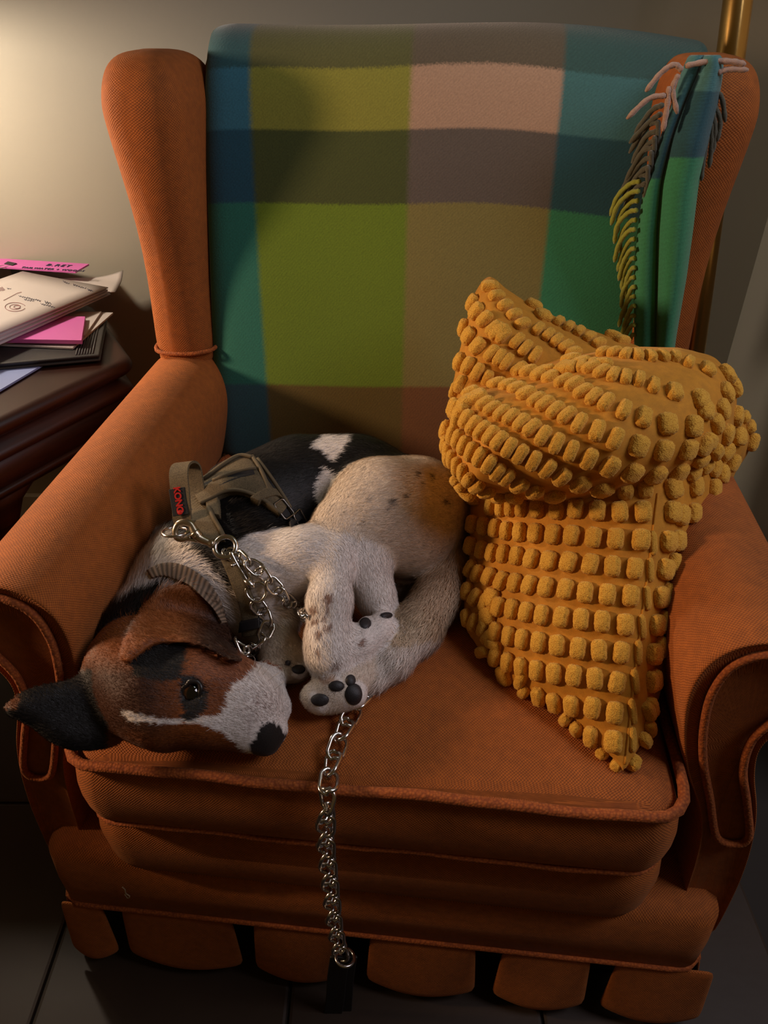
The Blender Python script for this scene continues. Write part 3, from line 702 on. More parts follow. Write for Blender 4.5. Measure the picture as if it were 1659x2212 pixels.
tl = np.clip((px-Lx)/np.maximum(Sx-Lx, 1), 0, 1); tr = np.clip((Rx-px)/np.maximum(Rx-Sx, 1), 0, 1); left = px < Sx
f = np.where(left, dL + (dS-dL)*np.sin(tl*np.pi/2)**.85, dR + (dS-dR)*np.sin(tr*np.pi/2)**.75)
wd_ = np.clip((Rx-Lx)/500, 0, 1); bk = np.where(left, dL + .10*wd_*np.sin(np.clip(tl*1.2, 0, 1)*np.pi/2)**.6, dR + (dL - dR + .10*wd_)*np.sin(np.clip(tr*1.0, 0, 1)*np.pi/2)**.6)
Fl = np.maximum(f - dd, dd - bk); outp = np.maximum(Lx - px, px - Rx); Fl = np.where(outp > 0, np.maximum(Fl, outp*dd/FPX), Fl); Fl = np.where(py > 1672, np.maximum(Fl, (py-1672)*dd/FPX), Fl); Fl = np.where(py < 960, np.maximum(Fl, (960-py)*dd/FPX), Fl)
flop = [(965,930),(985,862),(1040,835),(1110,812),(1190,785),(1280,762),(1380,750),(1470,752),(1540,770),(1578,805),(1592,860),(1586,920),(1560,980),(1500,1022),(1420,1052),(1330,1066),(1240,1078),(1160,1080),(1080,1074),(1010,1070),(978,1030),(966,980)]
Fu = puff(px, py, dd, flop, lambda x, y: .835 + (750-y)*.00018 + np.abs(x-1330)/300*.035, .105, .06, 150)
ear = [(1046,600),(1062,596),(1090,622),(1140,655),(1210,690),(1300,722),(1390,752),(1400,800),(1250,860),(1090,900),(972,930),(972,880),(984,800),(1004,710),(1022,640)]
Fe = puff(px, py, dd, ear, lambda x, y: .93 + (600-y)*.00012, .065, .05, 95)
lob = [(1530,900),(1590,878),(1612,905),(1628,945),(1612,985),(1590,1015),(1575,1050),(1500,1060)]
Fb = puff(px, py, dd, lob, lambda x, y: .885 + 0*x, .05, .05, 60)
Fa = smin(smin(smin(Fl, Fe, .012), Fb, .006), Fu, .008)
# creases that run across the flopped half
cre = np.minimum(pdist(px, py, [(1040,826),(1120,838),(1200,812),(1120,830)]), 0); Fa = Fa + np.where(dd < .9, .014*np.exp(-(cre/14)**2)*(np.abs(Fa) < .06), 0)
Fa = Fa.reshape(G.shape[:3]); Fa = np.maximum(Fa, seat_z(org, Fa.shape, h)[:, :, None] + .002 - G[..., 2]); V, F = surfnet(Fa, org, h); V = relax(V, F, 5)
# keep the biggest body only
M['cush'] = weave('mustard_cloth', (.54, .24, .012), (.45, .185, .009), scale=1500, strength=.15, dist=.0004, sheen=.25, uvs=False)
def terry():
    m, nt, b = nmat('mustard_terry'); tc = nd(nt, 'ShaderNodeTexCoord'); L = nt.links.new
    v = nd(nt, 'ShaderNodeTexVoronoi', Scale=8.5, Randomness=1.0); L(tc.outputs['Object'], v.inputs[0])
    cr = nd(nt, 'ShaderNodeValToRGB'); cr.color_ramp.elements[0].color = (.88, .50, .060, 1); cr.color_ramp.elements[1].color = (.50, .225, .016, 1); cr.color_ramp.elements[1].position = .8; L(v.outputs['Distance'], cr.inputs[0]); L(cr.outputs[0], b.inputs['Base Color'])
    bp = nd(nt, 'ShaderNodeBump', Strength=.6, Distance=.0009, _invert=True); L(v.outputs['Distance'], bp.inputs['Height']); L(bp.outputs[0], b.inputs['Normal'])
    b.inputs['Roughness'].default_value = .95; b.inputs['Sheen Weight'].default_value = .35; b.inputs['Sheen Roughness'].default_value = .5; b.inputs['Sheen Tint'].default_value = (1, .75, .3, 1); return m
M['terry'] = terry()
pil0 = atz(1345, 1640, .48)
pil = empty('throw_cushion', tuple(pil0), 'mustard yellow cushion with rows of terry bobbles, flopped over on the right of the seat', 'cushion')
cov = put('cushion_cover', qmesh('cushion_cover', V - pil0, F), M['cush'], pil)
PB = BVHTree.FromPolygons([Vector(v) for v in V], [tuple(f_) for f_ in F.tolist()])
def cast(B, x, y, dn_=.8):
    r = ray(x, y); r = r/np.linalg.norm(r); hit = B.ray_cast(Vector(CAM), Vector(r))
    if hit[0] is None:
        hit = B.find_nearest(Vector(CAM + r*dn_))
    return np.array(hit[0]), np.array(hit[1])
# bobble meshes: rounded squares of looped terry
def bobble(seed):
    bm = bmesh.new(); bmesh.ops.create_icosphere(bm, subdivisions=4, radius=1.0); r = np.random.default_rng(seed)
    dirs = r.normal(size=(230, 3)); dirs /= np.linalg.norm(dirs, axis=1)[:, None]; hgt = r.uniform(.4, 1, 230)
    for v in bm.verts:
        n = np.array(v.co); p = np.sign(n)*np.abs(n)**.74; p /= max(1e-6, (np.abs(p[0])**3.2 + np.abs(p[1])**3.2 + np.abs(p[2])**2.4)**(1/2.9))
        a = dirs @ n; b = np.sort(a)[-2:]; bump = hgt[a.argmax()]*.10*max(0, 1 - (1-b[1])*90) + .02
        p = p*(1 + bump); v.co = (p[0], p[1], p[2]*.55 + .2)
    me = D.meshes.new('bobble'); bm.to_mesh(me); bm.free(); me.polygons.foreach_set('use_smooth', [True]*len(me.polygons)); me.materials.append(M['terry']); return me
BOB = [bobble(s) for s in range(5)]
def z3(L): return [(920 + x*.4455, 560 + y*.4455) for x, y in L]
def z4(L): return [(920 + x*.4455, 1100 + y*.4455) for x, y in L]
ROWS = [z3([(1050,1225),(940,1225),(835,1220),(730,1210),(640,1215),(545,1210),(470,1205),(415,1205),(370,1205),(320,1200)]),
 z3([(1040,1360),(920,1355),(815,1350),(710,1340),(620,1335),(535,1330),(460,1325),(395,1318),(340,1305),(285,1295),(230,1285)]),
 z3([(1010,1500),(905,1490),(800,1480),(695,1470),(600,1465),(515,1455),(445,1440),(380,1430),(325,1425),(275,1410),(222,1390)]),
 z4([(990,420),(880,415),(775,405),(680,390),(585,380),(505,370),(435,360),(370,350),(310,330),(255,315),(222,290)]),
 z4([(965,560),(855,545),(755,535),(660,525),(565,515),(490,500),(420,485),(355,475),(295,455),(245,430),(205,400),(182,370)]),
 z4([(945,695),(840,685),(740,675),(640,660),(550,645),(470,630),(405,615),(340,595),(285,575),(240,550),(205,530),(178,490)]),
 z4([(925,840),(820,820),(720,805),(625,795),(540,780),(465,765),(400,740),(340,715),(285,690),(235,660),(200,620)]),
 z4([(915,985),(810,960),(710,950),(625,935),(550,905),(480,880),(425,845),(385,805)]), z4([(910,1125),(805,1100),(725,1075),(665,1030)]), z4([(925,1235),(860,1180)]),
 z4([(1170,155),(1275,165),(1345,170),(1390,165)]), z4([(1155,290),(1250,310),(1320,300),(1358,280)]), z4([(1135,425),(1235,425),(1292,425)]), z4([(1115,560),(1210,565),(1258,560)]), z4([(1100,700),(1185,705),(1218,680)]),
 z4([(1085,835),(1155,835)]), z4([(1070,980),(1122,965)]), z4([(1052,1115),(1075,1060)]), z4([(995,1240),(1005,1225)]), z3([(1190,1225),(1290,1230),(1370,1240),(1430,1245)]), z3([(1195,1110),(1300,1100),(1390,1110),(1462,1120)]),
 z3([(1360,540),(1270,508),(1205,482),(1145,480),(1085,480),(1025,474),(970,470),(915,462),(862,462)]), z3([(1325,685),(1200,650),(1100,620),(1030,590),(965,580),(910,570),(855,555),(805,535),(755,512),(705,495)]),
 z3([(1290,810),(1165,800),(1050,770),(955,735),(875,700),(815,675),(765,650),(720,615),(670,600),(610,580),(555,565),(500,552),(455,540)]),
 z3([(1265,920),(1145,925),(1025,905),(915,870),(830,835),(745,800),(685,765),(630,740),(580,710),(540,690),(490,660),(445,635),(400,620),(345,612)]),
 z3([(1220,1030),(1110,1040),(995,1030),(890,1000),(790,965),(705,930),(635,895),(570,860),(515,825),(465,800),(415,775),(370,755),(325,735),(290,710),(255,680),(220,655)]),
 z3([(855,1110),(750,1085),(660,1050),(590,1010),(525,975),(460,945),(405,915),(360,885),(320,860),(280,835),(240,810),(205,780),(170,750),(140,720)]),
 z3([(1060,1105),(965,1120),(870,1130)][:2]), z3([(625,1140),(530,1120),(455,1090),(395,1050),(350,1025),(310,990),(270,960),(230,935),(195,905),(165,875),(138,855)]),
 z3([(430,1145),(355,1145),(295,1120),(250,1095),(215,1065),(190,1035),(162,1005),(138,970),(118,930)]), z3([(240,1150),(190,1140),(158,1110),(138,1075)]),
 z3([(105,900),(118,960)]), z3([(110,700),(108,770),(104,830)]),
 z3([(1455,560),(1492,625),(1515,690),(1500,760),(1450,850),(1400,930),(1350,1000)]), z3([(1450,650),(1430,730),(1400,800),(1365,880),(1325,970),(1290,1035)]),
 z3([(275,100),(310,140),(340,185),(380,230),(425,275),(465,320)]), z3([(232,215),(250,255),(290,295),(330,340),(375,375)]), z3([(345,78),(400,110),(440,155),(475,190),(520,230),(565,280)]),
 z3([(190,335),(213,375),(255,425),(320,460),(355,480),(390,500)]), z3([(500,160),(555,190),(605,218),(655,258),(720,290),(790,322),(850,352),(905,380),(950,402)]), z3([(640,310),(690,335),(740,358),(790,385),(835,415)]),
 z3([(540,345),(590,372),(630,400),(675,428),(715,462)]), z3([(440,400),(480,435),(528,468)]), z3([(160,440),(170,500),(210,520),(255,548),(300,575)]), z3([(135,565),(175,610),(150,640),(200,700)]), z3([(120,640),(150,735)]),
 z3([(1535,770),(1562,815)]), z3([(1510,860),(1575,885)]), z3([(1450,930),(1480,985),(1540,990)]), z3([(1390,1010),(1430,1040)])]
SLIV = z4([(1100,165),(1085,295),(1070,430),(1047,570),(1028,695),(1012,835),(1000,980),(998,1115)])
nb = 0
def stick(P, N, T, w, hh, dep):
    global nb
    N = N/np.linalg.norm(N); T = T - N*(T @ N); T /= np.linalg.norm(T) + 1e-9; B = np.cross(N, T)
    o = D.objects.new('bobble', BOB[nb % 5]); COL.objects.link(o); o.parent = pil; nb += 1
    a = RNG.uniform(-.12, .12); T2 = T*math.cos(a) + B*math.sin(a); B2 = np.cross(N, T2); fl = 1 if nb % 2 else -1
    Mx = Matrix(((T2[0]*w*fl, B2[0]*hh*fl, N[0]*dep, P[0]-pil0[0]), (T2[1]*w*fl, B2[1]*hh*fl, N[1]*dep, P[1]-pil0[1]), (T2[2]*w*fl, B2[2]*hh*fl, N[2]*dep, P[2]-pil0[2]), (0,0,0,1)))
    o.matrix_basis = Mx
for row in ROWS:
    C_ = [cast(PB, *q) for q in row]; Q = np.array([c[0] for c in C_])
    for i, (P, N) in enumerate(C_):
        nbr = [np.linalg.norm(Q[i]-Q[j]) for j in (i-1, i+1) if 0 <= j < len(Q)]; j0, j1 = max(0, i-1), min(len(Q)-1, i+1)
        sp_ = min(nbr) if nbr else .027; w = min(.0098, max(.0056, sp_*.37)); stick(P, N, Q[j1]-Q[j0], w, .0104, .0115)
for i, q in enumerate(SLIV):
    P, N = cast(PB, *q); stick(P, N, np.array([1., 0, 0]), .0035, .0115, .006)
# seam ridge along the front edge
sm = [cast(PB, x, y) for x, y in ((1421,1066),(1414,1120),(1405,1200),(1397,1260),(1390,1310),(1382,1370),(1374,1430),(1367,1490),(1361,1550),(1355,1610),(1350,1650))]
tube('seam', catmull(np.array([p + n*.0006 for p, n in sm]) - pil0, 5), .0014, M['cush'], pil, k=6)
print('bobbles', nb)
# ------------------------------------------------------------------ the dog: one continuous body grown from tapered limbs
SEAT = .478
def P3(x, y, h): return atz(x, y, SEAT + h)
PR = []   # a, b, ra, rb, blend, label, fur flow sign
def limb(label, pts, k=.02, flow=1):
    if len(pts) == 1: pts = [pts[0], (pts[0][0]+.5, pts[0][1]+.3, pts[0][2], pts[0][3])]
    for p, q in zip(pts, pts[1:]): PR.append((P3(*p[:3]), P3(*q[:3]), p[3], q[3], k, label, flow))
limb('back', [(468,1185,.066,.054), (545,1118,.080,.069), (650,1066,.082,.068), (765,1060,.080,.066), (875,1100,.072,.062)], .03)
limb('neck', [(292,1380,.042,.042), (392,1262,.056,.044), (455,1200,.068,.047)], .03)
limb('neck', [(338,1186,.050,.017), (372,1180,.060,.022), (420,1172,.072,.028)], .014)
limb('chest', [(500,1255,.060,.056), (575,1310,.040,.040)], .03)
limb('chest', [(440,1240,.065,.055), (540,1200,.075,.055)], .03)
# head
limb('head', [(295,1448,.050,.049), (335,1508,.050,.043)], .02, -1)
limb('head', [(300,1450,.050,.046), (410,1445,.050,.040)], .02, -1)
limb('head', [(335,1495,.052,.043), (430,1492,.050,.0405), (500,1512,.044,.037), (533,1532,.038,.0345)], .02, -1)
limb('head', [(350,1560,.050,.024), (440,1552,.048,.022), (560,1578,.028,.019)], .016, -1)
limb('brow', [(365,1588,.030,.014), (395,1582,.028,.014)], .012, -1)
limb('brow', [(378,1462,.076,.010), (398,1452,.076,.008)], .016, -1)
limb('lip', [(505,1462,.030,.022), (560,1490,.024,.022), (590,1530,.022,.018)], .014, -1)
limb('nose', [(573,1596,.018,.0165), (590,1578,.022,.0145)], .006, -1)
# near front leg, bent at the elbow and folded at the wrist
limb('foreleg', [(570,1235,.085,.040), (660,1205,.100,.031), (722,1202,.104,.0225)], .022)
limb('foreleg', [(722,1203,.103,.0215), (712,1300,.088,.0225), (706,1385,.062,.0215), (708,1418,.052,.021)], .012)
limb('forepaw', [(712,1420,.050,.0205), (770,1393,.050,.0165), (812,1366,.052,.0165)], .014)
for x, y, hh in ((840,1352,.050),(836,1368,.044),(822,1340,.056)): limb('forepaw', [(805,1364,.052,.011), (x,y,hh,.0092)], .006)
# far front leg, only its paw shows
limb('farleg', [(560,1340,.030,.030), (612,1415,.022,.020), (636,1436,.022,.017)], .02)
for x, y, hh in ((652,1448,.020),(640,1456,.014),(656,1436,.024)): limb('farleg', [(632,1436,.020,.011), (x,y,hh,.0085)], .006)
# hind leg: thigh, knee, shank, long foot with the pads toward us
limb('thigh', [(905,1090,.095,.058), (820,1100,.112,.056), (742,1140,.108,.036)], .022)
limb('thigh', [(870,1150,.080,.055), (800,1140,.098,.045)], .03)
limb('thigh', [(910,1150,.060,.048), (935,1130,.06,.045)], .03)
limb('shank', [(745,1150,.100,.032), (785,1220,.080,.028), (812,1290,.055,.020), (828,1335,.036,.016)], .016)
limb('hindfoot', [(890,1390,.016,.016), (830,1420,.018,.017), (775,1455,.022,.0185)], .014)
limb('hindpaw', [(772,1462,.024,.0185), (738,1488,.024,.021), (705,1503,.022,.019)], .012)
for x, y, hh, r in ((684,1510,.022,.0135),(672,1500,.026,.010),(716,1484,.034,.012)): limb('hindpaw', [(725,1492,.026,.013), (x,y,hh,r)], .008)
for x, y, hh, r in ((691,1514,.032,.0125),(726,1481,.042,.0115),(764,1500,.034,.0140),(758,1474,.036,.0085)): limb('pad', [(x,y,hh-.008,r)], .004)
for x, y, hh, r in ((790,1348,.056,.0085),(834,1331,.056,.0065),(646,1447,.026,.0075)): limb('pad', [(x,y,hh,r)], .004)
limb('belly', [(850,1200,.020,.035), (885,1255,.000,.030), (860,1300,-.004,.026)], .02)
limb('tail', [(984,1140,.055,.017), (972,1210,.040,.0225), (945,1290,.032,.0265), (900,1358,.030,.0265), (848,1425,.024,.0195), (812,1466,.016,.0115), (797,1482,.012,.005)], .010)
LAB = [p[5] for p in PR]
def cap_sd(P, p):
    a, b, ra, rb = p[:4]; ab = b - a; t = np.clip(((P - a) @ ab)/(ab @ ab), 0, 1)
    return np.linalg.norm(P - a - t[..., None]*ab, axis=-1) - (ra + (rb-ra)*t)
def body_sd(P):
    v = np.full(P.shape[:-1], 1.0)
    for p in PR: v = smin(v, cap_sd(P, p), p[4])
    return v
def march(x, y, fn=None, d0=.55, d1=1.15, n=400):
    d = np.linspace(d0, d1, n); r = ray(x, y); s = (fn or body_sd)(CAM + d[:, None]*r); i = np.argmax(s < 0)
    return d[i] if s[i] < 0 else None
# near ear drapes over cheek and neck; far ear flops off toward the arm
EARN = [(262,1410),(285,1345),(322,1292),(368,1264),(420,1268),(462,1298),(492,1345),(506,1392),(528,1426),(500,1428),(468,1412),(430,1394),(385,1388),(335,1392),(300,1416),(275,1432)]
gx, gy = np.arange(240, 560, 20), np.arange(1240, 1450, 20)
gd = np.array([[march(x, y) or np.nan for x in gx] for y in gy]); gd = np.where(np.isnan(gd), np.nanmax(gd), gd)
gd0 = gd.copy()
for _ in range(6):
    q = np.pad(gd, 1, mode='edge'); sm_ = (q[1:-1,1:-1]*2 + q[:-2,1:-1] + q[2:,1:-1] + q[1:-1,:-2] + q[1:-1,2:])/6; gd = np.minimum(gd*.3 + .7*sm_, sm_ + .012)
gd = np.minimum(gd, gd0 + .001)
def earbase(px, py):
    u = np.clip((px - gx[0])/20, 0, len(gx)-1.001); v = np.clip((py - gy[0])/20, 0, len(gy)-1.001); i, j = v.astype(int), u.astype(int); a, b = v-i, u-j
    return (gd[i,j]*(1-a)*(1-b) + gd[i+1,j]*a*(1-b) + gd[i,j+1]*(1-a)*b + gd[i+1,j+1]*a*b) - .009 - .010*np.clip((py-1330)/100, 0, 1)*np.clip((px-300)/150, 0, 1)
EARF = [(205,1445),(150,1468),(92,1480),(50,1494),(10,1528),(22,1548),(70,1572),(110,1604),(160,1622),(225,1618),(262,1600),(250,1540),(240,1480)]
def farbase(px, py): return .690 + (px-10)/230*.030 - (py-1530)*.00012
EYE_PX = (415, 1496); ed = march(*EYE_PX); EYE = CAM + (ed + .0100)*ray(*EYE_PX)
h = .0032; org, G = grid((-.385, -.085, .470), (.135, .60, .685), h); shp = G.shape[:3]
Fd = np.full(shp, .5, np.float64); 
for p in PR:
    m_ = max(p[2], p[3]) + p[4] + .012; lo = np.floor((np.minimum(p[0], p[1]) - m_ - org)/h).astype(int); hi = np.ceil((np.maximum(p[0], p[1]) + m_ - org)/h).astype(int)
    sl = tuple(slice(max(0, lo[k]), min(shp[k], hi[k] + 1)) for k in range(3)); Fd[sl] = smin(Fd[sl], cap_sd(G[sl], p), p[4])
PX = proj(G.reshape(-1, 3)); px, py, dd = [PX[:, k].reshape(shp) for k in range(3)]
def addpuff(Fd, poly, base, T1, T2, E, k):
    xs, ys = [p[0] for p in poly], [p[1] for p in poly]; msk = (px > min(xs)-15) & (px < max(xs)+15) & (py > min(ys)-15) & (py < max(ys)+15)
    v = puff(px[msk], py[msk], dd[msk], poly, base, T1, T2, E, .5, 3); Fd[msk] = smin(Fd[msk], v, k)
addpuff(Fd, EARN, earbase, .0060, .010, 16, .002)
addpuff(Fd, EARF, farbase, .010, .012, 40, .008)
rr = np.linalg.norm(G - EYE, axis=-1); Fd = np.maximum(Fd, .0120 - rr)
Fd = np.maximum(Fd, seat_z(org, shp, h)[:, :, None] + .0015 - G[..., 2])
V, F = surfnet(Fd, org, h); V = relax(V, F, 2, .4); del G
# keep faces of the big body only
par = np.arange(len(V))
def root_lab(F, n):
    lab = np.arange(n)
    for _ in range(400):
        m1 = lab[F].min(1); new = lab.copy(); np.minimum.at(new, F.ravel(), np.repeat(m1, 4)); new = new[new]
        if (new == lab).all(): break
        lab = new
    return lab
lb = root_lab(F, len(V)); big = np.bincount(lb).argmax(); keep = lb == big; rem = np.cumsum(keep) - 1; F = rem[F[keep[F].all(1)]]; V = V[keep]

# ---- coat markings and painted shade
def vnoise(P, s, seed=0):
    q = P*s; return (np.sin(q[:, 0]*1.7 + 1.3*np.sin(q[:, 1]*1.1 + seed) + seed) + np.sin(q[:, 1]*1.9 + 1.7*np.sin(q[:, 2]*1.3 + seed*2)) + np.sin(q[:, 2]*2.1 + 1.1*np.sin(q[:, 0]*.9 + seed*3)))/3
WHITE, CREAM, BLACK, TAN, DBROWN, PINKT, BELLY_SHADE = [np.array(c) for c in ((.80,.745,.70), (.70,.55,.38), (.010,.0085,.008), (.21,.060,.012), (.030,.011,.006), (.27,.098,.045), (.20,.13,.08))]
SPOT = np.array((.20,.085,.045))
BACKBLK = [(345,1060),(350,1152),(372,1166),(402,1186),(434,1212),(462,1240),(492,1276),(516,1215),(545,1192),(620,1203),(690,1188),(725,1150),(690,1118),(745,1030),(860,1000),(950,1022),(1010,1080),(1010,920),(540,900),(330,1020)]
WP1 = [(668,968),(690,940),(750,940),(738,972),(715,996),(704,990),(692,974)]; WP2 = [(693,1008),(712,1018),(724,1046),(706,1062),(692,1088),(680,1088),(676,1050)]
NECKBLK = [(200,1330),(262,1300),(330,1268),(352,1258),(310,1330),(280,1400),(230,1420),(190,1400)]
EARBLK = [(280,1432),(296,1400),(345,1390),(404,1388),(403,1430),(394,1466),(350,1474),(292,1462)]
EYEBLK = [(398,1456),(426,1460),(447,1484),(456,1510),(446,1534),(424,1556),(396,1556),(398,1530),(388,1502),(392,1474)]
MUZ = [(562,1430),(527,1468),(505,1476),(494,1500),(488,1530),(470,1544),(400,1551),(386,1557),(440,1566),(480,1580),(515,1612),(560,1650),(650,1650),(650,1480),(600,1440)]
BLAZE = [(268,1538),(292,1541),(330,1552),(392,1553),(392,1562),(330,1561),(274,1556)]
NOSE = [(558,1568),(582,1558),(603,1566),(622,1590),(606,1622),(578,1645),(548,1640),(538,1612),(552,1592)]
SP_LEG = [(709,1293,9,13),(677,1317,9,11),(709,1319,6,9),(682,1341,9,9),(708,1355,9,8),(687,1368,9,9),(780,1389,7,11),(686,1406,4,9),(724,1437,8,7),(698,1335,5,5),(860,1372,5,4)]
SP_THIGH = [(881,1070,4,5),(854,1081,7,6),(939,1028,7,5),(908,1025,6,5),(844,1100,7,5),(777,1097,4,4),(787,1129,4,4),(719,1166,6,5),(746,1105,5,5),(967,1084,4,7),(800,1075,3,3),(915,1048,4,3)]
PADS = [(691,1512,20,14),(727,1482,17,12),(764,1500,19,24),(757,1470,11,13),(789,1347,13,12),(834,1330,14,6),(645,1446,15,10),(622,1432,6,6)]
def coat(V):
    """colour of the fur with its painted shade, label of the limb and the lie of the hair at each point"""
    D_ = np.stack([cap_sd(V, p) for p in PR], 1); near = D_.argmin(1); lab = np.array(LAB)[near]
    w = np.exp(-(D_ - D_.min(1)[:, None])/.006); dirs = np.array([p[6]*(p[1]-p[0])/np.linalg.norm(p[1]-p[0]) for p in PR]); fl = (w @ dirs)/w.sum(1)[:, None]
    q = proj(V); j = np.stack([vnoise(V, 420, 1) + .7*vnoise(V, 1100, 5), vnoise(V, 430, 2) + .7*vnoise(V, 1000, 6)], 1)*3.2
    x, y = q[:, 0] + j[:, 0], q[:, 1] + j[:, 1]; d = q[:, 2]
    c = np.tile(WHITE, (len(V), 1)); ln = np.isin
    def paint(mask, col, a=1.0): c[mask] = c[mask]*(1-a) + np.asarray(col)*a
    ins = lambda poly, g=0: pdist(x, y, poly) > g
    paint(ln(lab, ['tail']), CREAM*.92); paint(ln(lab, ['tail']) & (y > 1395 - (x-850)*.2), WHITE, .8)
    paint(ln(lab, ['thigh']), CREAM*1.04, .55); paint(ln(lab, ['belly']), BELLY_SHADE); paint(ln(lab, ['farleg']), CREAM*.6, .8)  # belly painted grey-brown for the shade between thigh and tail
    paint(ln(lab, ['hindpaw', 'hindfoot']), CREAM*.85, .6)
    body = ln(lab, ['back', 'neck', 'chest']); paint(body & ins(BACKBLK), BLACK); paint(ln(lab, ['back']) & (y < 1150) & (x > 520), BLACK); paint(body & ins(NECKBLK), BLACK)
    paint(ln(lab, ['back']) & (ins(WP1) | ins(WP2)), WHITE)
    head = ln(lab, ['head', 'brow', 'lip', 'nose']); hx = head & (x < 660)
    paint(hx, TAN); sh_ = np.clip((100 - np.abs(y-1515))/45, 0, 1)*np.clip((395-x)/70, 0, 1); c[hx] = c[hx]*(1-.85*sh_[hx, None]) + DBROWN*.85*sh_[hx, None]  # forehead darkened: dark brown fur plus painted shade on the head
    ck = np.clip((x-395)/40, 0, 1)*np.clip((1478-y)/25, 0, 1); c[hx] = c[hx]*(1-ck[hx, None]) + PINKT*ck[hx, None]
    paint(hx & ins(EARBLK), BLACK*1.2)
    paint(hx & ins(MUZ), WHITE*.95); paint(hx & ins(BLAZE, -1), WHITE*.9)
    sp = np.clip(.25 + vnoise(V, 700, 3)*1.6, 0, 1)*np.exp(-(((x-566)/40)**2 + ((y-1520)/30)**2)); c[hx] = c[hx]*(1-.8*sp[hx, None]) + np.array((.22,.11,.085))*.8*sp[hx, None]
    sp = np.clip(.3 + vnoise(V, 600, 9), 0, 1)*np.exp(-(((x-545)/26)**2 + ((y-1562)/22)**2)); c[hx] = c[hx]*(1-.6*sp[hx, None]) + np.array((.16,.08,.065))*.6*sp[hx, None]
    paint(hx & ins(EYEBLK), BLACK*1.5); paint(ln(lab, ['nose', 'lip', 'head']) & ins(NOSE), BLACK*1.3)
    # ears
    onear = (pdist(q[:, 0], q[:, 1], catmull(EARN, 3, True)) > -1) & (d < earbase(q[:, 0], q[:, 1]) + .005)
    g = np.clip((x - 385 - (1340-y)*.35)/75, 0, 1)*.92; ec = TAN*1.1*(1-g[:, None]) + DBROWN*.8*g[:, None]
    st_ = np.clip(vnoise(V*np.array([1, 2.2, 1]), 260, 4), 0, 1)*np.exp(-(((x-370)/55)**2 + ((y-1375)/22)**2)); ec = ec*(1-.5*st_[:, None]) + np.array((.42,.20,.07))*.5*st_[:, None]
    c[onear] = ec[onear]
    onf = (pdist(q[:, 0], q[:, 1], catmull(EARF, 3, True)) > -2) & (np.abs(d - farbase(q[:, 0], q[:, 1])) < .016) & (x < 235); paint(onf, BLACK*.7)  # black far ear, painted darker still for the shade of the arm
    edge = onf & (x < 40) & (y < 1532); paint(edge, TAN*.8, .7)
    # spots
    leg = ln(lab, ['foreleg', 'forepaw']); th = ln(lab, ['thigh', 'shank'])
    for sx, sy, a, b in SP_LEG: paint(leg & (((x-sx)/a)**2 + ((y-sy)/b)**2 < 1), SPOT, .85)
    for sx, sy, a, b in SP_THIGH: paint(th & (((x-sx)/a)**2 + ((y-sy)/b)**2 < 1), BLACK*3, .85)
    tk = np.clip((vnoise(V, 330, 8) - .45)*3, 0, .4); m2 = ln(lab, ['thigh', 'shank', 'foreleg']); c[m2] = c[m2]*(1-tk[m2, None]*.5) + np.array((.25,.2,.17))*tk[m2, None]*.5
    pw = ln(lab, ['hindpaw', 'forepaw', 'farleg', 'pad', 'hindfoot', 'shank']); bare = np.zeros(len(V), bool)
    for sx, sy, a, b in PADS:
        mm = pw & (((q[:, 0]-sx)/a/.9)**2 + ((q[:, 1]-sy)/b/.9)**2 < 1); paint(mm, (.022,.020,.022)); bare |= pw & (((q[:, 0]-sx)/a/1.1)**2 + ((q[:, 1]-sy)/b/1.1)**2 < 1)
    rp = ln(lab, ['hindpaw']) & (((x-712)/26)**2 + ((y-1462)/16)**2 < 1); paint(rp, (.36,.17,.08), .6)
    bare |= hx & (pdist(q[:, 0], q[:, 1], NOSE) > 0)
    return c, lab, fl, bare
cV, lab, flow, bare = coat(V)
dogc = np.array([*P3(560,1300,0)[:2], SEAT])
dog = empty('dog', tuple(dogc), 'black, white and tan hound lying curled on the seat, eyes open', 'dog')
me = qmesh('body', V - dogc, F); at = me.color_attributes.new('coat', 'FLOAT_COLOR', 'POINT'); at.data.foreach_set('color', np.c_[cV, np.ones(len(V))].astype(np.float32).ravel())
def fur_mat(name, rough, sheen, bumpy):
    m, nt, b = nmat(name); L = nt.links.new; a = nd(nt, 'ShaderNodeAttribute'); a.attribute_name = 'coat'; tc = nd(nt, 'ShaderNodeTexCoord')
    n = nd(nt, 'ShaderNodeTexNoise', Scale=700.0, Detail=2.0); L(tc.outputs['Object'], n.inputs['Vector'])
    mr = nd(nt, 'ShaderNodeMapRange'); mr.inputs[3].default_value = .72; mr.inputs[4].default_value = 1.2; L(n.outputs['Fac'], mr.inputs[0])
    mx = nd(nt, 'ShaderNodeMix', _data_type='RGBA', _blend_type='MULTIPLY'); mx.inputs[0].default_value = 1; L(a.outputs['Color'], mx.inputs[6]); L(mr.outputs[0], mx.inputs[7]); L(mx.outputs[2], b.inputs['Base Color'])
    b.inputs['Roughness'].default_value = rough; b.inputs['Sheen Weight'].default_value = sheen; b.inputs['Specular IOR Level'].default_value = .3
    if bumpy:
        bp = nd(nt, 'ShaderNodeBump', Strength=.4, Distance=.0008); L(n.outputs['Fac'], bp.inputs['Height']); L(bp.outputs[0], b.inputs['Normal'])
    return m
M['skin'] = fur_mat('short_coat', .6, .05, True); M['fur'] = fur_mat('hairs', .5, .0, False)
body = put('body', me, M['skin'], dog)
DB = BVHTree.FromPolygons([Vector(v) for v in V], F.tolist())
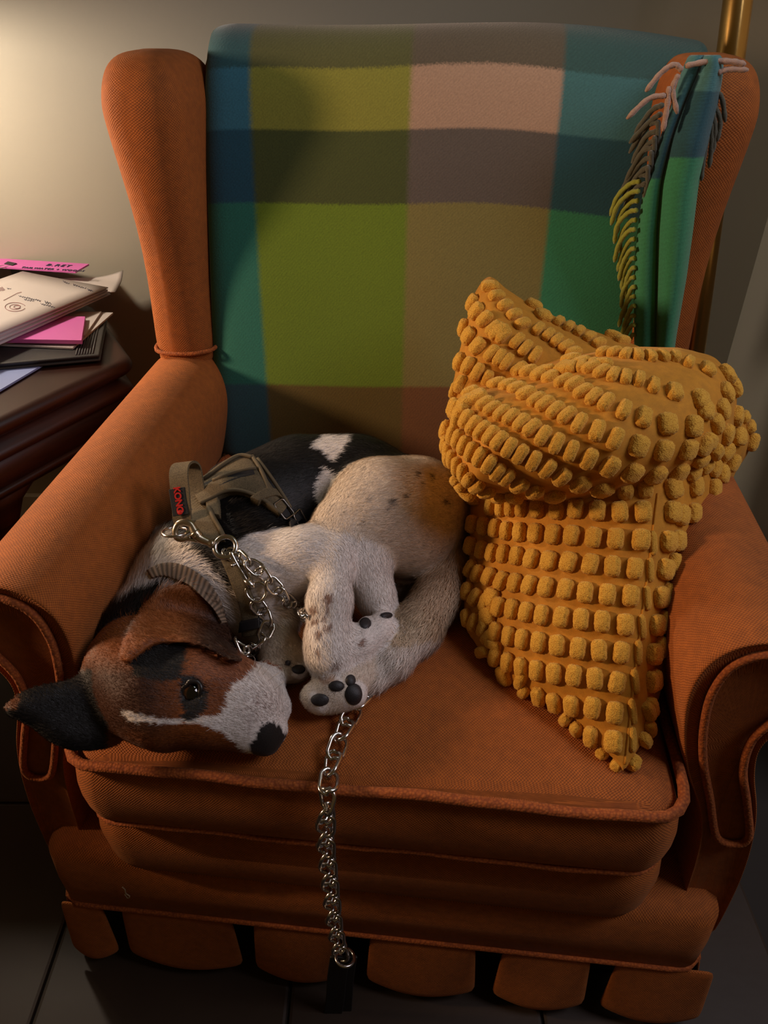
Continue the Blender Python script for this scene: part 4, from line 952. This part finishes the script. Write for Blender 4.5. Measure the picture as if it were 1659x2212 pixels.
# ---- short hairs lying along the body
N_ = 150000
tri = np.vstack([F[:, [0,1,2]], F[:, [0,2,3]]]); A_, B_, C_ = V[tri[:, 0]], V[tri[:, 1]], V[tri[:, 2]]; nrm = np.cross(B_-A_, C_-A_); ar = np.linalg.norm(nrm, axis=1); nrm /= ar[:, None] + 1e-12
up = (nrm @ -AX) > -.35; pr_ = ar*up*(tri[:, 0] >= 0); pr_[bare[tri[:, 0]]] = 0; pr_ /= pr_.sum()
ti = RNG.choice(len(tri), N_, p=pr_); r1, r2 = RNG.random(N_), RNG.random(N_); s1 = np.sqrt(r1); wa, wb, wc = 1-s1, s1*(1-r2), s1*r2
Pp = A_[ti]*wa[:, None] + B_[ti]*wb[:, None] + C_[ti]*wc[:, None]; Nn = nrm[ti]; vi = tri[ti, 0]
hc, hl = np.empty((N_, 3)), lab[vi]; hc = cV[tri[ti, 0]]*wa[:, None] + cV[tri[ti, 1]]*wb[:, None] + cV[tri[ti, 2]]*wc[:, None]
hc *= RNG.uniform(.75, 1.25, N_)[:, None]
fl = flow[vi] + RNG.normal(0, .22, (N_, 3)); fl -= Nn*(fl*Nn).sum(1)[:, None]; fl /= np.linalg.norm(fl, axis=1)[:, None] + 1e-9
ln_ = np.full(N_, .0075); 
for k_, v_ in dict(head=.0048, brow=.004, lip=.004, nose=.003, neck=.015, chest=.012, tail=.013, foreleg=.0062, forepaw=.005, hindpaw=.004, hindfoot=.005, farleg=.005, thigh=.0078, belly=.008, shank=.006, pad=.002).items(): ln_[hl == k_] = v_
hp = proj(Pp); ln_[(pdist(hp[:, 0], hp[:, 1], EARN) > 0) & (hl != 'tail')] = .0055
ln_ *= RNG.uniform(.6, 1.25, N_); Wd = np.cross(fl, Nn)*(RNG.uniform(.00016, .00030, N_)*np.where(ln_ > .009, 1.15, 1))[:, None]
lift = np.where(np.isin(hl, ['neck', 'chest', 'tail']), .24, .15)*RNG.uniform(.6, 1.5, N_)
m1 = Pp + fl*(ln_*.5)[:, None] + Nn*(ln_*lift*.75)[:, None]; t1 = Pp + fl*ln_[:, None] + Nn*(ln_*lift)[:, None]; b0_ = Pp - Nn*.0004
HV = np.stack([b0_-Wd, b0_+Wd, m1-Wd*.8, m1+Wd*.8, t1], 1).reshape(-1, 3) - dogc
me = D.meshes.new('fur'); me.vertices.add(5*N_); me.vertices.foreach_set('co', HV.astype(np.float32).ravel()); o5 = np.arange(N_)*5
lp = np.stack([o5, o5+1, o5+3, o5+2, o5+2, o5+3, o5+4], 1).astype(np.int32); me.loops.add(lp.size); me.loops.foreach_set('vertex_index', lp.ravel())
me.polygons.add(2*N_); ls = np.stack([np.arange(N_)*7, np.arange(N_)*7+4], 1).astype(np.int32); me.polygons.foreach_set('loop_start', ls.ravel()); me.update(calc_edges=True)
at = me.color_attributes.new('coat', 'FLOAT_COLOR', 'POINT'); at.data.foreach_set('color', np.repeat(np.c_[hc, np.ones(N_)], 5, 0).astype(np.float32).ravel())
tag(put('fur', me, M['fur'], dog), kind='stuff')
# ---- bare pads of the paws
padm = plain('paw_leather', (.020,.018,.020), .55, bump=(700, .5, .0006))
for sx, sy, a, b in PADS:
    P0, N0 = cast(DB, sx, sy, .78); dp = proj(P0)[2]; ring = []
    for k_, lf in ((1.0, .0000), (.97, .0009), (.86, .0019), (.66, .0026), (.38, .0031), (.12, .0033)):
        rg = []
        for t in np.linspace(0, 2*np.pi, 20, endpoint=False):
            p, n = cast(DB, sx + a*k_*math.cos(t), sy + b*k_*math.sin(t), dp)
            if np.linalg.norm(p - P0) > .03: p = P0 + (RT*a*k_*math.cos(t) + DN*b*k_*math.sin(t))*dp/FPX
            rg.append(p + N0*lf)
        ring.append(rg)
    V_, F_ = loft(ring, False, True); put('paw_pad', fix_normals(mesh('paw_pad', V_ - dogc, F_)), padm, dog)
# ---- eye
GAZE = CAM + .25*np.array([1, 0, -.5]) - EYE; GAZE /= np.linalg.norm(GAZE)
bm = bmesh.new(); bmesh.ops.create_uvsphere(bm, u_segments=40, v_segments=28, radius=.0122); me = D.meshes.new('eye'); bm.to_mesh(me); bm.free(); me.polygons.foreach_set('use_smooth', [True]*len(me.polygons))
m, nt, b = nmat('dog_eye'); L = nt.links.new; tc = nd(nt, 'ShaderNodeTexCoord'); sp = nd(nt, 'ShaderNodeSeparateXYZ'); L(tc.outputs['Object'], sp.inputs[0])
cr = nd(nt, 'ShaderNodeValToRGB'); e = cr.color_ramp; e.elements[0].position = 0; e.elements[0].color = (.5,.45,.42,1); e.elements[1].position = 1; e.elements[1].color = (.003,.003,.003,1)
for p_, c_ in ((.60,(.5,.45,.42,1)),(.64,(.012,.006,.004,1)),(.70,(.06,.022,.008,1)),(.84,(.035,.012,.005,1)),(.87,(.003,.003,.003,1))): k_ = e.elements.new(p_); k_.color = c_
mr = nd(nt, 'ShaderNodeMapRange'); mr.inputs[1].default_value = -.0122; mr.inputs[2].default_value = .0122; L(sp.outputs['Z'], mr.inputs[0]); L(mr.outputs[0], cr.inputs[0]); L(cr.outputs[0], b.inputs['Base Color'])
b.inputs['Roughness'].default_value = .06; b.inputs['Coat Weight'].default_value = 1.0; b.inputs['Coat Roughness'].default_value = .02
eo = put('eye', me, m, dog, tuple(EYE - dogc)); eo.rotation_euler = Vector(GAZE).to_track_quat('Z', 'Y').to_euler()
# eyelid rim
rim = []
for a in np.linspace(0, 2*np.pi, 28, endpoint=False):
    ex, ey = 20*math.cos(a), 25*math.sin(a); x, y = EYE_PX[0] + ex*.94 - ey*.25, EYE_PX[1] + ex*.25 + ey*.94
    r = ray(x, y); hit = DB.find_nearest(Vector(CAM + r*(ed + .002))); rim.append(np.array(hit[0]) + np.array(hit[1])*.0006)
tube('eyelid', resample(np.array(rim), 40, closed=True) - dogc, .0027, plain('dark_eyelid', (.012,.009,.009), .35), dog, k=8, closed=True)
# whiskers
wm = plain('whisker', (.6,.55,.5), .4)
for x, y, ex, ey in ((545,1447,548,1418),(556,1452,575,1425),(568,1458,590,1428),(580,1470,606,1452),(592,1490,612,1470),(560,1446,562,1428)):
    P, N = cast(DB, x, y, .72); E2 = CAM + ray(ex, ey)*(proj(P)[2] - .006); mid = (P + E2)/2 + N*.004
    tube('whisker', catmull([P, mid, E2], 5) - dogc, 0, wm, dog, k=4, taper=np.linspace(.00032, .00008, 11))
# ------------------------------------------------------------------ collar, harness, chain leash
M['olive'] = weave('olive_canvas', (.15, .115, .060), (.075, .056, .028), scale=900, strength=.3, dist=.0005, sheen=.1, uvs=False)
M['olive_dk'] = plain('olive_binding', (.105, .080, .042), .8, bump=(900, .4, .0005))
M['mesh'] = plain('black_mesh_lining', (.012, .011, .011), .8, bump=(1200, .5, .0005))
def webmat():
    m, nt, b = nmat('ribbed_webbing'); tc = nd(nt, 'ShaderNodeTexCoord'); L = nt.links.new; w = nd(nt, 'ShaderNodeTexWave', Scale=60.0, Distortion=.4); w.bands_direction = 'X'
    L(tc.outputs['UV'], w.inputs[0]); cr = nd(nt, 'ShaderNodeValToRGB'); cr.color_ramp.elements[0].color = (.075,.050,.030,1); cr.color_ramp.elements[1].color = (.26,.175,.115,1); L(w.outputs['Fac'], cr.inputs[0]); L(cr.outputs[0], b.inputs['Base Color'])
    bp = nd(nt, 'ShaderNodeBump', Strength=.6, Distance=.0008); L(w.outputs['Fac'], bp.inputs['Height']); L(bp.outputs[0], b.inputs['Normal']); b.inputs['Roughness'].default_value = .75; return m
M['web'] = webmat(); M['gun'] = plain('dark_steel', (.20, .19, .18), .3, 1.0); M['red'] = plain('red_rubber', (.55, .012, .010), .5); M['leather'] = plain('black_leather', (.010, .009, .009), .5, bump=(200, .3, .0008))
M['bronze'] = plain('nickel_brass_snap', (.50, .43, .32), .3, 1.0, bump=(150, .08, .0006))
def drape(name, Lp, Rp, off, th, mat, parent, base, n=4, m=6, B=None, crown=0.0, dn_=.85):
    """strip of cloth laid on the dog between two pixel edges"""
    B = B or DB; Lc, Rc = catmull(Lp, n), catmull(Rp, n); V = []; UV = []; k = len(Lc)
    pts = np.empty((k, m, 3)); nr = np.empty((k, m, 3))
    for i in range(k):
        for j in range(m):
            t = j/(m-1); q = Lc[i]*(1-t) + Rc[i]*t; P, N = cast(B, q[0], q[1], dn_); pts[i, j] = P; nr[i, j] = N
    for _ in range(3):   # cloth is stiffer than fur: smooth normals and points
        for A in (pts, nr):
            C2 = A.copy(); C2[1:-1] = A[1:-1]*.5 + (A[2:] + A[:-2])*.25; C2[:, 1:-1] = C2[:, 1:-1]*.5 + (C2[:, 2:] + C2[:, :-2])*.25; A[:] = C2
    nr /= np.linalg.norm(nr, axis=2)[..., None]; s = np.r_[0, np.cumsum(np.linalg.norm(np.diff(pts[:, m//2], axis=0), axis=1))]
    cw = crown*np.sin(np.linspace(0, np.pi, m))[None, :, None]
    top, bot = pts + nr*(off + th + cw), pts + nr*(off*.2 - .003)
    VV = np.concatenate([top.reshape(-1, 3), bot.reshape(-1, 3)]) - base; UV = np.array([(s[i], .02*j/(m-1)) for i in range(k) for j in range(m)]*2); F = []; K = k*m
    for lay in (0, 1):
        for i in range(k-1):
            for j in range(m-1):
                q = tuple(lay*K + x for x in (i*m+j, i*m+j+1, (i+1)*m+j+1, (i+1)*m+j)); F.append(q if lay == 0 else q[::-1])
    bd = [j for j in range(m)] + [i*m+m-1 for i in range(1, k)] + [(k-1)*m+j for j in range(m-2, -1, -1)] + [i*m for i in range(k-2, 0, -1)]
    for a, b in zip(bd, bd[1:] + bd[:1]): F.append((b, a, a+K, b+K))
    o = put(name, fix_normals(mesh(name, VV, F, uv=UV)), mat, parent); bevel(o, .0008, 2, 50); return o, pts, nr
def line_on(pts, off=.003, dn_=.85, n=5, B=None):
    P = []
    for x, y in pts: p, nn = cast(B or DB, x, y, dn_); P.append(p + nn*off)
    return catmull(P, n)
cb0, _ = cast(DB, 440, 1285); collar = empty('dog_collar', tuple(cb0), 'tan ribbed webbing collar around the hound neck', 'collar')
drape('band', [(322,1236),(345,1222),(372,1217),(402,1223),(434,1241),(464,1270),(484,1310),(492,1345)], [(332,1252),(352,1246),(370,1248),(392,1258),(420,1277),(446,1298),(464,1322),(474,1350)], .003, .0022, M['web'], collar, cb0)
hb0, _ = cast(DB, 500, 1085); har = empty('dog_harness', tuple(hb0), 'olive canvas harness with grab handle on the hound back', 'harness')
drape('back_panel', [(424,1060),(455,1042),(490,1016),(520,1001),(546,1004),(570,1036),(592,1070),(612,1100)], [(440,1100),(462,1088),(488,1074),(514,1070),(540,1077),(562,1090),(582,1106),(598,1120)], .005, .003, M['olive'], har, hb0, crown=.003)
drape('mesh_strip', [(430,1066),(470,1046),(510,1030),(546,1024)], [(434,1082),(474,1064),(512,1046),(550,1036)], .0085, .002, M['mesh'], har, hb0)
for pl in ([(424,1060),(455,1042),(490,1016),(520,1000),(548,1003)], [(546,1001),(560,1024),(571,1050),(577,1072)], [(440,1100),(462,1088),(488,1073),(514,1069),(540,1076),(566,1090),(598,1119)], [(556,1006),(580,1040),(604,1080),(616,1104)], [(470,1048),(500,1036),(530,1027),(552,1024)]):
    tube('binding', line_on(pl, .010) - hb0, .0024, M['olive_dk'], har, k=8)
drape('tab', [(541,1088),(556,1074),(575,1064),(590,1068)], [(556,1096),(572,1086),(590,1080),(602,1088)], .010, .003, M['olive'], har, hb0)
drape('shoulder_strap', [(448,1078),(452,1100),(448,1122)], [(474,1076),(478,1098),(478,1124)], .006, .003, M['olive'], har, hb0)
drape('chest_panel', [(412,1116),(420,1140),(436,1160),(456,1176)], [(458,1112),(466,1132),(480,1156),(488,1172)], .006, .003, M['olive'], har, hb0)
tube('binding', line_on([(456,1110),(466,1132),(480,1156),(490,1174)], .010) - hb0, .0024, M['olive_dk'], har, k=8)
drape('chest_strap', [(474,1200),(494,1238),(514,1284),(526,1330),(530,1372)], [(504,1192),(524,1234),(546,1282),(560,1330),(564,1372)], .004, .0025, M['olive'], har, hb0)
drape('keeper', [(524,1336),(527,1360)], [(562,1330),(566,1356)], .0075, .003, M['black'], har, hb0)
drape('girth_strap', [(602,1092),(622,1104),(644,1120)], [(592,1112),(610,1124),(630,1140)], .005, .0025, M['mesh'], har, hb0)
def frame_ring(name, x, y, w, hgt, ang, r, mat, parent, base, off, B=None):
    P, N = cast(B or DB, x, y); X = RT - N*(RT @ N); X /= np.linalg.norm(X); Y = np.cross(N, X); c_, s_ = math.cos(ang), math.sin(ang); X, Y = X*c_ + Y*s_, Y*c_ - X*s_
    q = rrect(-w, w, -hgt, hgt, min(w, hgt)*.35, 4); return tube(name, P + N*off + q[:, :1]*X + q[:, 1:]*Y - base, r, mat, parent, k=8, closed=True)
frame_ring('strap_slider', 604, 1108, .011, .008, -.7, .0013, M['gun'], har, hb0, .010); frame_ring('strap_slider', 636, 1128, .011, .008, -.7, .0014, M['gun'], har, hb0, .010)
# grab handle: a webbing loop standing up from the harness
hp0 = cast(DB, 428, 1128)[0]; dh = proj(hp0)[2]
path = [(412,1136,0,.0),(396,1128,-.004,0),(392,1096,-.006,0),(389,1060,-.006,0),(386,1026,-.004,0),(390,1006,.004,0),(402,1000,.016,0),(414,1010,.028,0),(420,1040,.032,0),(426,1072,.030,0),(438,1094,.020,0),(452,1104,.008,0)]
C3 = catmull([atd(x, y, dh - .004 + dz) for x, y, dz, _ in path], 5); Wv = np.array([.96, -.16, .22]); Wv /= np.linalg.norm(Wv); V = []; 
T_, _, _ = frames(C3)
for i, p in enumerate(C3):
    w = Wv - T_[i]*(Wv @ T_[i]); w /= np.linalg.norm(w); nn = np.cross(w, T_[i])
    V.append([p - w*.0112 + nn*.0014, p + w*.0112 + nn*.0014, p + w*.0112 - nn*.0014, p - w*.0112 - nn*.0014])
V, F = loft(V); bevel(put('grab_handle', fix_normals(mesh('grab_handle', V - hb0, F, smooth=False)), M['olive'], har), .0009, 2, 50)
pc, pu = atd(386.5, 1084, dh - .0125), None
lx = atd(405, 1081, dh - .0125) - atd(368, 1087, dh - .0125); lx /= np.linalg.norm(lx); ly = atd(385, 1050, dh - .0115) - atd(388, 1120, dh - .0125); ly -= lx*(ly @ lx); ly /= np.linalg.norm(ly); lnn = np.cross(lx, ly)
if lnn @ AX > 0: lnn = -lnn
V = [pc + sx*lx*.0088 + sy*ly*.0150 + lnn*sz for sz in (0, .0016) for sx, sy in ((-1,-1),(1,-1),(1,1),(-1,1))]
lb_ = put('label_patch', fix_normals(mesh('label_patch', np.array(V) - hb0, [(0,1,2,3),(4,5,6,7),(0,1,5,4),(1,2,6,5),(2,3,7,6),(3,0,4,7)], smooth=False)), M['mesh'], har); bevel(lb_, .0006)
textpart('lettering', 'KONG', .0100, pc + lnn*.0018 + ly*.0020, -ly, lx, M['red'], lb_, hb0, ext=.0005, bold=.00035, space=.92)
mk = pc + lnn*.0018 - ly*.0118; V, F = tube_vf(resample(np.array([mk + lx*.0026*math.cos(a)*(1 + .25*math.sin(a)) + ly*.0020*math.sin(a) for a in np.linspace(0, 2*np.pi, 16, endpoint=False)]), 16, closed=True), .0007, 6, closed=True)
put('logo_mark', fix_normals(mesh('logo_mark', V - hb0, F)), M['red'], lb_)
V, F = loft([[mk + k_*(lx*.0024*math.cos(a) + ly*.0019*math.sin(a)) + lnn*z_ for a in np.linspace(0, 2*np.pi, 16, endpoint=False)] for k_, z_ in ((1, -.0002), (1, .0004), (.8, .0006))]); put('logo_mark', fix_normals(mesh('logo_mark', V - hb0, F)), M['red'], lb_)
# ---- leash hardware
lb0 = atz(720, 1620, .49); leash = empty('chain_leash', tuple(lb0), 'steel chain leash clipped to the harness and hanging over the seat front', 'leash')
rc, rn = cast(DB, 376, 1150, .84)
def pxring(name, x, y, d, rx, ry, r, mat, parent, base, tilt=0.0, k=10, seg=36, dz=0.0):
    """metal ring seen as an ellipse rx x ry in the photograph: a real circle tilted in depth"""
    R_ = max(rx, ry)*d/FPX; mn = min(rx, ry)/max(rx, ry); sq = math.sqrt(max(0, 1 - mn*mn)); P = []
    for a in np.linspace(0, 2*np.pi, seg, endpoint=False):
        if rx >= ry: u, v, w = math.cos(a), math.sin(a)*mn, math.sin(a)*sq
        else: u, v, w = math.cos(a)*mn, math.sin(a), math.cos(a)*sq
        c_, s_ = math.cos(tilt), math.sin(tilt); u, v = u*c_ - v*s_, u*s_ + v*c_
        P.append(atd(x, y, d) + R_*(RT*u + DN*v) - AX*R_*w)
    return tube(name, np.array(P) - base, r, mat, parent, k=k, closed=True)
dR = proj(cast(DB, 440, 1160)[0])[2] - .016
pxring('harness_ring', 378, 1149, dR - .002, 27, 9, .0016, M['steel'], har, hb0)
# bolt snap: hook, body, swivel eye
hk = [atd(x, y, dR - .006) for x, y in ((412,1160),(396,1166),(382,1162),(378,1148),(384,1133),(398,1128),(412,1133),(420,1147),(428,1160))]
tube('bolt_snap_hook', catmull(hk, 5) - lb0, 0, M['bronze'], leash, k=10, taper=np.r_[np.linspace(.0024, .0030, 10), np.linspace(.0030, .0040, 21), np.linspace(.0040, .0060, 10)])
tube('bolt_snap_body', catmull([atd(x, y, dR - .006) for x, y in ((420,1150),(432,1163),(446,1170),(462,1177))], 5) - lb0, 0, M['bronze'], leash, k=14, taper=np.r_[np.linspace(.0062, .0050, 6), np.linspace(.0048, .0038, 7), .0046, .0046, .004])
tube('bolt_snap_gate', catmull([atd(x, y, dR - .006) for x, y in ((396,1166),(412,1166),(430,1170))], 4) - lb0, .0020, M['steel'], leash, k=8)
pxring('leash_ring', 487, 1182, dR - .004, 23, 22, .0030, M['steel'], leash, lb0, k=12)
# trigger snap on the second, shorter chain
sb0 = atd(520, 1230, dR - .01); lead = empty('short_chain', tuple(sb0), 'short steel chain with swivel snap looped under the hound chin', 'leash')
tube('swivel_snap_bar', catmull([atd(x, y, dR - .008) for x, y in ((498,1192),(508,1212),(522,1236),(535,1256))], 5) - sb0, .0022, M['steel'], lead, k=8)
tube('swivel_snap_hook', catmull([atd(x, y, dR - .008) for x, y in ((503,1196),(516,1200),(526,1216),(536,1236),(542,1254))], 5) - sb0, .0018, M['steel'], lead, k=8)
tube('swivel_snap_thumb', np.array([atd(510, 1218, dR - .008), atd(503, 1221, dR - .012), atd(502, 1222, dR - .014)]) - sb0, .0018, M['steel'], lead, k=8)
V, F = loft([[atd(540, 1261, dR - .008) + (RT*math.cos(a) + AX*math.sin(a))*r_ + (atd(545, 1270, dR-.008) - atd(535, 1252, dR-.008))*t for a in np.linspace(0, 2*np.pi, 16, endpoint=False)] for r_, t in ((.002,-.6),(.0052,-.5),(.0056,0),(.0052,.4),(.003,.5))]); put('swivel', fix_normals(mesh('swivel', V - sb0, F)), M['steel'], lead)
tube('swivel_eye', resample(catmull([atd(x, y, dR - .008) for x, y in ((532,1272),(534,1286),(546,1298),(562,1299),(574,1284),(572,1266),(560,1258),(545,1262))], 5, closed=True), 48, closed=True) - sb0, .0018, M['steel'], lead, k=8, closed=True)
# ---- links
def link_mesh(L_, Wd_, r):
    q = rrect(-L_/2, L_/2, -Wd_/2, Wd_/2, Wd_*.49, 6); P = np.c_[q, .0022*np.sin(q[:, 0]/L_*np.pi*1.0)*np.sign(q[:, 1])*1.0]; V, F = tube_vf(P, r, 8, closed=True)
    me = fix_normals(mesh('link', V, F)); me.materials.append(M['steel']); return me
LK = {'s': link_mesh(.0205, .0135, .0018), 'b': link_mesh(.0265, .0165, .0021)}
def chain(path, norms, pitch, kind, parent, base, roll0=.0, alt=.65):
    s = np.r_[0, np.cumsum(np.linalg.norm(np.diff(path, axis=0), axis=1))]; n = int(s[-1]/pitch); T, _, _ = frames(path)
    for i in range(n + 1):
        t = i*pitch; P = np.array([np.interp(t, s, path[:, k]) for k in range(3)]); X = np.array([np.interp(t, s, T[:, k]) for k in range(3)]); X /= np.linalg.norm(X)
        N = np.array([np.interp(t, s, norms[:, k]) for k in range(3)]); N -= X*(N @ X); N /= np.linalg.norm(N); a = roll0 + (alt if i % 2 else -alt)*1.0 + random.uniform(-.08, .08); Y = np.cross(N, X)
        Y, N = Y*math.cos(a) + N*math.sin(a), N*math.cos(a) - Y*math.sin(a)
        o = D.objects.new('link', LK[kind]); COL.objects.link(o); o.parent = parent
        o.matrix_basis = Matrix(((X[0],Y[0],N[0],P[0]-base[0]),(X[1],Y[1],N[1],P[1]-base[1]),(X[2],Y[2],N[2],P[2]-base[2]),(0,0,0,1)))
def onpath(pts, off):
    Pn = [cast(DB, x, y, .8) for x, y in pts]; P = catmull([p + n*off for p, n in Pn], 6); N = catmull([n for p, n in Pn], 6); return P, N
P, N = onpath([(506,1200),(530,1212),(556,1230),(580,1250),(602,1272),(624,1298),(646,1318),(668,1330)], .0062); chain(P, N, .0146, 's', leash, lb0, .2, .5)
P, N = onpath([(560,1304),(572,1324),(580,1346),(578,1370),(566,1392),(546,1406),(526,1408),(512,1400)], .0062); chain(P, N, .0146, 's', lead, sb0, .2, .5)
# over the seat, down its front, to the leather handle
sp_ = [(797,1488),(783,1512),(768,1534),(752,1562),(738,1592),(728,1622),(718,1652),(713,1676)]
P1 = [atz(x, y, np.interp(y, [1480,1600,1680], [.4870,.4800,.4755])) + np.array([0,0,.0030]) for x, y in sp_]
front = [(709,1700),(706,1735),(704,1775),(703,1815),(707,1860),(712,1905),(717,1950),(722,1995),(729,2035),(736,2062)]
P2 = []
for x, y in front: P2.append(c2w(chy(x, y, np.interp(y, [1700,1735,1800,2062], [-.012,-.020,-.022,-.016]))))
P = catmull(P1 + P2, 6); NN = np.tile(np.array([0., -.5, .85]), (len(P), 1)); m_ = P[:, 1] < c2w(np.array([0, .012, 0]))[1] + .03; NN[np.argmin(np.abs(P[:, 2] - .462)):] = np.array([.55, -.8, .1])
chain(P, NN, .0192, 'b', leash, lb0, .25, .42)
pxring('handle_ring', 745, 2068, proj(P2[-1])[2], 20, 9, .0019, M['steel'], leash, lb0, .2)
lh = [c2w(chy(x, y, -.016)) for x, y in ((735,2066),(728,2110),(724,2160),(716,2205),(708,2260),(700,2330))]; lh2 = [c2w(chy(x, y, -.012)) for x, y in ((750,2066),(744,2110),(741,2160),(738,2205),(730,2260),(715,2330))]
for pts in (lh, lh2):
    c = catmull(pts, 5); V = []
    for p in c: V.append([p + np.array([sx*.012, sy*.0018, 0]) for sx, sy in ((-1,-1),(1,-1),(1,1),(-1,1))])
    V, F = loft(V); bevel(put('leather_handle', fix_normals(mesh('leather_handle', V - lb0, F, smooth=False)), M['leather'], leash), .0012)
# a curl of pale thread caught on the front of the chair
tp = catmull([c2w(chy(x, y, .016)) for x, y in ((264,1916),(270,1922),(272,1930),(280,1936),(276,1940),(270,1932))], 4); th_ = empty('thread', tuple(tp[0]), 'tiny curl of pale thread caught on the dark front of the chair', 'thread'); tube('strand', tp - tp[0], .0008, plain('pale_thread', (.4,.3,.18), .8), th_, k=5)
